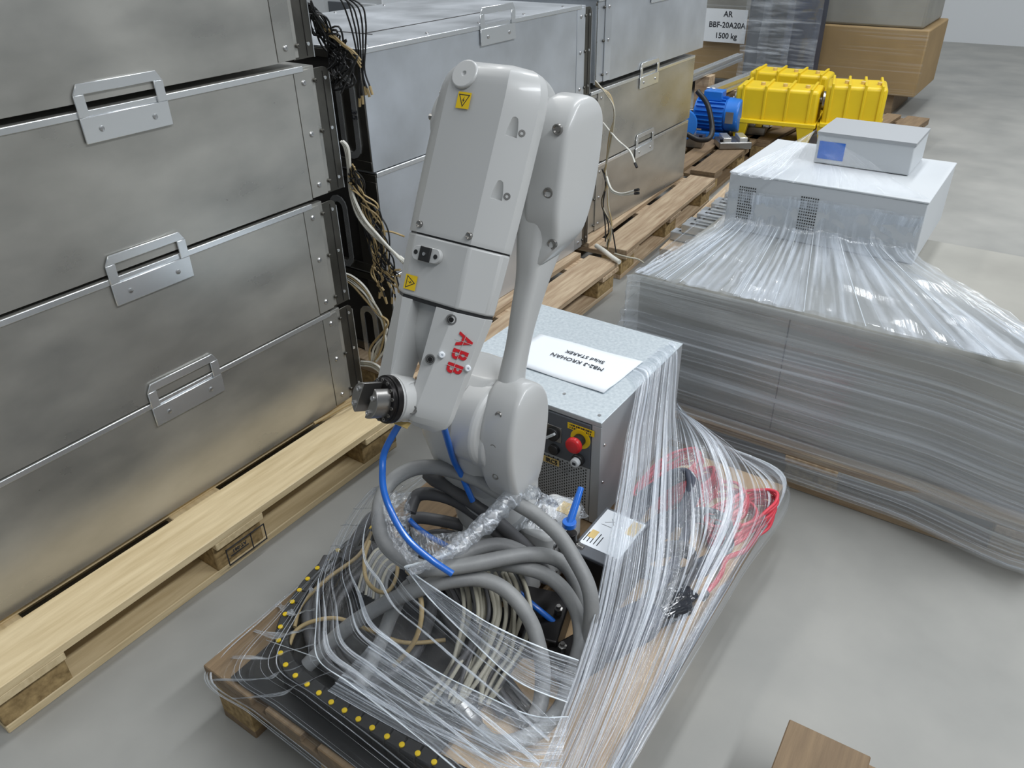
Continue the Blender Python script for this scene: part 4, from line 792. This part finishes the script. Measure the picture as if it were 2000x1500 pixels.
MB().bb(ap.x+.02, ap.x+.10, ap.y+.0035, ap.y+.005, ap.z-.085, ap.z-.03).build('blue_label', 'blue_hose', tb)
for i in range(22):
    u = rng.random(); k = i % 3; roll_pts = [a.lerp(b_, u)+V((0, 0, .004)) for a, b_ in zip(rows[k], rows[k+1])]
    MB().tube(spline(roll_pts[1:], 5), rng.choice((.0005, .0009, .0012)), 5).build('film_strand', 'film_edge' if i % 2 else 'film_dense', wr_)
# profiles bundle on a pallet behind the vented box
pl_p = pallet((-.98, 3.66, 0), math.radians(5), 'pallet under the bundle of aluminium profiles', 'wood_old')
k_ = 0
for i in range(7):
    for j in range(2):
        y = 3.14+i*.085; z = .146+j*.043
        o = MB().bb(-1.33+.03*(i % 2)+.05*j, -.55, y, y+.06, z, z+.04).build('aluminium_profile', 'alu_edge' if (i+j) % 3 else 'alu', None, .003, 1)
        g_ = MB().bb(-1.3+.05*j, -.55, y+.02, y+.04, z+.04, z+.0405).build('slot', 'inner_dark', None)
        recenter(o); g_.location = -Vector(o.location); g_.parent = o; tag(o, 'aluminium profile in the film-wrapped bundle behind the vented box', 'profile', 'bundled aluminium profiles')

# ---------------- pallet with blue motors ----------------
def motor(c, rz, label, r=.105, L=.30):
    t = thing('electric_motor', label, 'motor', (c[0], c[1], .1455)); zc = .1455+r+.035; X = Vector((math.cos(rz), math.sin(rz), 0)); Yv = Vector((-X.y, X.x, 0)); c0 = Vector((c[0], c[1], zc))
    MB().lathe(c0-X*L/2, X, [(0, r*.6), (.01, r*.86), (L*.72, r*.86), (L*.73, r*.5)], 30).build('housing', 'blue_paint', t, .002)
    MB().lathe(c0+X*L*.20, X, [(0, r*.97), (L*.26, r*.99), (L*.30, r*.93), (L*.31, r*.2)], 30).build('fan_cover', 'blue_paint', t, .004)
    fn = MB()
    for k in range(22):
        a = math.pi*2*k/22; d = Yv*math.cos(a)+Vector((0, 0, 1))*math.sin(a); w_ = X.cross(d); fn.box(c0+d*(r*.93)-X*L*.13, (L*.6, .004, r*.16), mtx=Matrix((X, w_, d)).transposed())
    fn.build('cooling_fins', 'blue_paint', t, smooth=False, kind='stuff')
    MB().box(c0+Vector((0, 0, r*1.05))-X*L*.12, (L*.4, r*.9, .06), rz).build('terminal_box', 'blue_paint', t, .006)
    MB().box(c0+Yv*-.0+X*L*.33-Yv*r*.985, (.05, .002, .07), rz).build('nameplate', 'screw', t)
    for q in (-1, 1): MB().box(c0-X*L*.1+Yv*q*r*.75-Vector((0, 0, r+.017)), (L*.6, .045, .036), rz).build('foot', 'blue_paint', t, .003)
    MB().lathe(c0-X*(L/2+.05), X, [(0, .015), (.06, .015)], 16).build('shaft', 'gun', t)
    return c0
m1 = motor((-1.86, 5.00), math.radians(5), 'blue electric motor with fan cover, lying at the right of the pair')
m2 = motor((-2.02, 4.70), math.radians(-50), 'blue electric motor half hidden behind the far cabinet stack', .10, .28)
hose('black_hose', [PY(1362, 178, 4.72), PY(1382, 205, 4.70), PY(1391, 250, 4.66), PY(1385, 270, 4.60), PY(1365, 273, 4.58), PY(1342, 262, 4.58)], .016, 'black', 'thick black hose bent in a hook in front of the blue motors', 'hose')
def bracket(c, d, rz, label, n_=2):
    t = thing('metal_bracket', label, 'bracket', (c[0], c[1], .1455)); R = Matrix.Rotation(rz, 3, 'Z'); z0 = .146; c = Vector((c[0], c[1], z0))
    MB().box(c+Vector((0, 0, d[2]*.3)), (d[0], d[1], d[2]*.6), rz).build('plate', 'gun', t, .006, 3)
    for k in range(n_): MB().box(c+R@Vector(((k-(n_-1)/2)*d[0]*.5, 0, d[2]*.75)), (d[0]*.25, d[1]*.8, d[2]*.4), rz).build('rib', 'alu_edge', t, .004)
    for k in (-1, 1): MB().lathe(c+R@Vector((k*d[0]*.4, -d[1]*.3, d[2]*.6)), (0, 0, 1), [(0, .012), (.012, .012)], 6).build('bolt', 'black_metal', t)
p = P(1432, 268, .2); bracket((p.x, p.y), (.20, .16, .07), .6, 'flat grey cast bracket at the front of the motor pallet')
p = P(1472, 240, .2); bracket((p.x, p.y), (.18, .22, .09), .2, 'grey cast bracket with bolts, behind the flat one', 3)
p = P(1462, 222, .2); bracket((p.x, p.y+.1), (.22, .10, .10), 1.1, 'slanted grey cast bracket next to the blue fan cover')
p = P(1358, 262, .2); bracket((p.x, p.y-.06), (.16, .12, .10), .2, 'dark grey fitting below the hidden blue motor', 1)
gr = hose('grey_hose', [P(1500, 238, .2), P(1512, 232, .21), P(1522, 230, .21)], .028, 'box_white', 'short pale grey cylinder with a blue band beside the yellow casing', 'cylinder')
hose('blue_band', [P(1510, 233, .21), P(1514, 232, .21)], .030, 'blue_hose', '', '', parent=gr, n=14) if False else None
for (a, b_, lb_, w) in (((-2.10, 4.98, .475), (-2.10, 5.95, .475), 'long round-edged aluminium profile, left one of two above the motors', .05), ((-1.93, 5.00, .405), (-1.87, 5.92, .405), 'long grooved aluminium profile, right one of two above the motors', .06)):
    a, b_ = V(a), V(b_); d = (b_-a).normalized(); s_ = d.cross(V((0, 0, 1))); h = w*.5
    sec = [(-h, -h), (h, -h), (h, -.2*h), (.6*h, -.2*h), (.6*h, .2*h), (h, .2*h), (h, h), (.2*h, h), (.2*h, .6*h), (-.2*h, .6*h), (-.2*h, h), (-h, h)]
    o = MB().loft([[a+s_*x+V((0, 0, z)) for x, z in sec], [b_+s_*x+V((0, 0, z)) for x, z in sec]]).build('aluminium_profile', 'alu_edge', None, .002, 1, smooth=False); recenter(o); tag(o, lb_, 'profile')
for (x, y, z1, lb_) in ((-2.10, 5.32, .448, 'timber block propping the left long profile'), (-1.91, 5.34, .373, 'timber block propping the right long profile')):
    o = MB().bb(x-.05, x+.05, y-.05, y+.05, .146, z1).build('timber_block', 'wood_old', None, .003); recenter(o); tag(o, lb_, 'block')
# yellow casings
def casing(c, rz, d, label, bolts=3):
    t = thing('yellow_casing', label, 'machine part', (c[0], c[1], .1455)); R = Matrix.Rotation(rz, 3, 'Z'); c = V((c[0], c[1], .146)); m = 'yellow_paint'
    MB().box(c+V((0, 0, d[2]*.62)), (d[0], d[1]*.8, d[2]*.62), rz).build('housing', m, t, .02, 3)
    for k in range(4): MB().box(c+R@V(((k-1.5)*d[0]*.27, 0, d[2]*.62)), (.016, d[1]*.86, d[2]*.70), rz).build('rib', m, t, .004)
    MB().box(c+V((0, 0, d[2]*.34)), (d[0]*1.04, d[1], .025), rz).build('flange', m, t, .004)
    for sx in (-1, 1):
        for sy in (-1, 1): 
            q = c+R@V((sx*d[0]*.4, sy*d[1]*.36, 0)); MB().loft([[q+R@V((a*.03, b_*.025, 0)) for a, b_ in ((-1, -1), (1, -1), (1, 1), (-1, 1))], [q+R@V((a*.055, b_*.04, d[2]*.34)) for a, b_ in ((-1, -1), (1, -1), (1, 1), (-1, 1))]]).build('leg', m, t, .004)
    for k in range(bolts): MB().lathe(c+R@V(((k-1)*d[0]*.27+.03, -d[1]*.1, d[2]*.93)), (0, 0, 1), [(-.01, .014), (.016, .014), (.018, .008)], 12).build('bolt', 'tag', t)
    MB().lathe(c+R@V((-d[0]*.5, -d[1]*.1, d[2]*.65)), R@V((-1, 0, 0)), [(-.01, .055), (.015, .055), (.016, .02), (.03, .018)], 24).build('shaft_seal', 'gun', t, .002)
casing((-1.53, 5.15), math.radians(8), (.50, .30, .34), 'yellow cast machine casing with a round grey seal, front of the group')
casing((-1.10, 5.25), math.radians(14), (.34, .34, .38), 'yellow cast machine casing at the right edge of the photo')
casing((-1.62, 5.66), math.radians(4), (.52, .28, .34), 'yellow cast machine casing behind the front one')
# wrapped crate far behind
bc = thing('wrapped_crate', 'film-wrapped crate far behind with a white paper sign', 'crate', (-2.0, 7.2, 0))
MB().bb(-3.3, -1.0, 6.8, 7.6, .15, .62).build('lower_box', 'cardboard', bc, .01)
MB().bb(-3.25, -1.05, 6.83, 7.55, .621, 1.5).build('upper_box', 'crate', bc, .02)
for x in (-3.1, -2.15, -1.2): MB().bb(x-.05, x+.05, 6.85, 7.5, 0, .149).build('bearer', 'wood_dark', bc)
sheet('film_cover', [[V((-3.33, 6.78, .16)), V((-2.6, 6.77, .16)), V((-1.8, 6.77, .16)), V((-.98, 6.78, .16))], [V((-3.31, 6.775, .8)), V((-2.6, 6.77, .8)), V((-1.8, 6.77, .8)), V((-1.0, 6.775, .8))], [V((-3.3, 6.79, 1.52)), V((-2.6, 6.79, 1.52)), V((-1.8, 6.79, 1.52)), V((-1.0, 6.79, 1.52))]], 'film_thin', None, bc, wr=.02, sc=5, along=3)
yp = 6.755
a, b_, d_ = PY(1374, 86, yp), PY(1460, 17, yp), PY(1455, 86, yp)
sg = MB().bb(a.x-.02, PY(1458, 50, yp).x, yp-.001, yp+.001, d_.z, b_.z-.01).build('paper_sign', 'paper'); sgc = (PY(1420, 50, yp).x, 0, 0); w_ = PY(1458, 50, yp).x-a.x
zc = (d_.z+b_.z)/2
recenter(sg); tag(sg, 'white paper sign with three printed lines on the far wrapped crate', 'sign')
for k, (s_, z) in enumerate((('AR', .082), ('BBF-20A20A', .0), ('1500 kg', -.082))):
    o = text(s_, .060, 'ink', (sgc[0], yp-.001, zc+z), (1, 0, 0), (0, 0, 1), None, off=.001); o.parent = sg; o.location = -Vector(sg.location)
for i, (x, w, h, lb_) in enumerate(((1502, .17, 1.1, 'dark grey film-wrapped column left of the pair before the far crate'), (1545, .20, 1.15, 'dark grey film-wrapped column right of the pair before the far crate'))):
    q = PY(x, 100, 6.5); t = thing('wrapped_column', lb_, 'column', (q.x, 6.5, 0)); q2 = (rrect(q.x-w, q.x+w, 6.40, 6.62, .04, .0))
    MB().loft([[V((v.x, v.y, z)) for v in q2] for z in (.0, .5, .9, h)]).build('body', ('panel_grey', 'navy')[i], t, .004)
    sheet('film_cover', [[V((q.x-w-.02, 6.38, z)), V((q.x, 6.36, z)), V((q.x+w+.02, 6.38, z))] for z in (.02, .5, h+.02)], 'film_mid', None, t, wr=.03, sc=3, along=4)
# machines far behind at the top left
for i, (x0, x1, y0, h, m, lb_) in enumerate(((-4.5, -3.95, 4.2, .95, 'box_white', 'white cabinet far behind at the upper left'), (-3.9, -3.5, 4.5, .92, 'panel_grey', 'grey cabinet far behind next to the white one'), (-3.45, -2.9, 5.0, .9, 'box_white', 'pale machine with yellow marks far behind the middle stack'))):
    t = thing('machine_cabinet', lb_, 'cabinet', ((x0+x1)/2, y0+.3, 0)); MB().bb(x0, x1, y0, y0+.6, 0, h).build('body', m, t, .006)
    MB().bb(x0+.05, (x0+x1)/2-.02, y0-.012, y0, .1, h-.05).build('door', ('panel_grey', 'box_white', 'panel_grey')[i], t, .003); MB().bb((x0+x1)/2+.02, x1-.05, y0-.012, y0, .1, h-.05).build('door', m, t, .003)
    if i == 2:
        for k in range(3): MB().bb(x0+.08+k*.17, x0+.18+k*.17, y0-.016, y0-.012, h-.12, h-.03).build('label_plate', ('yellow', 'red', 'tag')[k], t)

# ---------------- loose wires ----------------
wrd = random.Random(17)
def wires(n, pts_fn, r, mats, label, group, tip=None):
    for i in range(n):
        pts = pts_fn(i); m = mats[i % len(mats)]; o = MB().tube(spline(pts, 6), r, 6).build('wire', m, ang=60)
        if tip:
            d = (pts[-1]-pts[-2]).normalized(); tp = MB().tube([pts[-1], pts[-1]+d*.022], r*1.5, 6).build('wire_tip', tip, None)
            recenter(o); tp.location = -Vector(o.location); tp.parent = o
        else: recenter(o)
        cw = {'wire_black': 'black', 'wire_tan': 'tan', 'wire_beige': 'beige', 'wire_white': 'white'}[m]; lab = label if label.split()[0] in ('black', 'tan', 'white', 'single') or 'black' in label.split()[:2] else cw+' '+label.replace('beige wire', 'wire').replace('pale ', '')
        tag(o, lab, 'wire', group)
j = lambda a: wrd.uniform(-a, a)
wires(20, lambda i: [PY(600+j(8), 15+j(18), 1.46), PY(625+j(14), 45+j(24), 1.50), PY(645+j(20), 75+j(24), 1.52), PY(668+j(26), 100+j(26), 1.53), PY(668+j(28), 140+j(28), 1.52), PY(648+j(22), 165+j(26), 1.50)], .0026, ['wire_black'], 'thin black wire spilling from the top of the near left stack', 'black wires at the top of the near left stack')
wires(5, lambda i: [PY(640+j(8), -20, 1.50), PY(665+i*9, 0+j(8), 1.52), PY(682+i*8, 35+j(8), 1.54), PY(694+i*5, 90+j(9), 1.55), PY(700+i*3, 140+j(9), 1.55), PY(702+i*5, 180+j(14), 1.55)], .0024, ['wire_black'], 'black wire with a tan ferrule hanging before the middle stack corner', 'black wires with ferrules', 'wire_tan')
wires(3, lambda i: [PY(620, 30+i*4, 1.50), PY(640, 55+i*6, 1.51), PY(668, 85+j(3), 1.52), PY(690, 100+i*4, 1.53), PY(705, 118+i*7, 1.54)], .0026, ['wire_tan'], 'tan wire crossing the black ones near the top left', 'tan wires near the top left')
wires(3, lambda i: [PY(665+i*2, 276+j(2), 1.50), PY(674+i*3, 290, 1.505), PY(680+i*2, 330+j(4), 1.51), PY(684+i*2, 375, 1.51), PY(698+i*6, 420+j(5), 1.52), PY(725+i*8, 460+j(5), 1.53), PY(760+i*8, 485+i*8, 1.55), PY(780+i*2, 502+i*3, 1.56)], .0042, ['wire_white'], 'white cable running down behind the near left stack', 'white cables behind the near left stack', 'wire_white')
wires(24, lambda i: [PY(688+j(8), 345+j(25), 1.50), PY(700+j(12), 375+j(20), 1.53), PY(722+j(20), 420+j(20), 1.55), PY(738+j(24), 470+j(20), 1.56), PY(748+j(24), 520+j(20), 1.56), PY(738+i*1.9+j(8), 555+j(28), 1.56)], .0024, ['wire_black', 'wire_black', 'wire_tan'], 'thin wire with a tan ferrule hanging between the two stacks', 'thin wires between the two stacks', 'wire_tan')
wires(5, lambda i: [PY(660, 532+i*2, 1.48), PY(685, 538+i*4, 1.49), PY(712+j(3), 560+i*5, 1.50), PY(735+j(3), 595+i*4, 1.51), PY(750+i*2, 640+j(8), 1.51), PY(752-i*7, 680+j(5), 1.50), PY(735-i*3, 705+j(4), 1.49)], .0036, ['wire_white', 'wire_tan', 'wire_beige'], 'pale cable curving behind the robot at the middle of the left stack', 'pale cables at the middle of the left stack')
wires(3, lambda i: [PY(705, 706+i*4, 1.47), PY(725, 708+i*4, 1.48), PY(742, 718+i*5, 1.48), PY(752, 738+i*4, 1.48)], .0036, ['wire_white', 'wire_beige'], 'short pale cable at the bottom of the left stack', 'pale cables low on the left stack')
wires(1, lambda i: [PY(745, 452, 1.56), PY(765, 453, 1.57), PY(790, 462, 1.58)], .0030, ['wire_tan'], 'single tan wire sticking out left of the robot forearm', 'tan wire')
hose('brown_cable', [V((-1.585, 1.22, .152)), V((-1.575, 1.27, .156)), V((-1.56, 1.32, .165)), V((-1.56, 1.38, .158)), V((-1.57, 1.42, .154))], .0045, 'wire_tan', 'short brown cable end lying on the fresh pine pallet', 'cable')
cg = 'wires in the gap before the far stack'
wires(4, lambda i: [PY(1163, 158+i*3, 2.94), PY(1185+i*2, 185, 2.90), PY(1200, 215+i*4, 2.88), PY(1196-i*2, 265, 2.88), PY(1184, 320, 2.90), PY(1180, 330+i*3, 2.92)], .0032, ['wire_beige', 'wire_tan'], 'beige wire curving beside the robot cover before the far stack', cg)
wires(7, lambda i: [PY(1180+j(4), 330, 2.92), PY(1184+j(5), 360, 2.90), PY(1182+j(8), 400+j(5), 2.88), PY(1186+j(10), 440, 2.87), PY(1190+j(14), 480+j(16), 2.86)], .003, ['wire_black', 'wire_tan', 'wire_beige'], 'wire hanging straight down in the gap before the far stack', 'hanging wires in the gap before the far stack')
wires(2, lambda i: [PY(1185, 345+i*6, 2.90), PY(1195, 370+i*4, 2.86), PY(1215, 378+i*3, 2.84), PY(1240, 372+i*6, 2.82)], .0042, ['wire_white'], 'white wire stub bent to the right in the gap before the far stack', 'white wire stubs', 'wire_black')
wires(1, lambda i: [PY(1178, 240, 2.90), PY(1205, 272, 2.86), PY(1230, 295, 2.82), PY(1240, 318, 2.80)], .0036, ['wire_white'], 'white wire with a black tip reaching over the far stack front', 'white wire', 'wire_black')
hose('white_cable', [P(1165, 480, .16), P(1180, 490, .17), P(1195, 502, .16), P(1210, 512, .155)], .010, 'wire_white', 'thick white cable end lying on the middle pallet', 'cable')
hose('wire', [P(1200, 495, .16), P(1225, 502, .158), P(1245, 506, .15), P(1258, 514, .14)], .0035, 'wire_beige', 'beige wire on the middle pallet pointing to the aisle', 'wire')
# stamp on the fresh pine block
sp = st.build('block_stamp', 'ink', None, smooth=False); sp.parent = pl_left; sp.location = -Vector(pl_left.location)
o = text('AT-061', .014, 'ink', (X0+.0006, .803, .073), (0, -1, 0), (0, 0, -1), None, off=.0005); o.parent = pl_left; o.location = -Vector(pl_left.location)
for q in [q for q in C.objects if '_root' in q.keys()]: del q['_root']
for q in [q for q in C.objects if q.parent is None and q.get('_root')]: pass
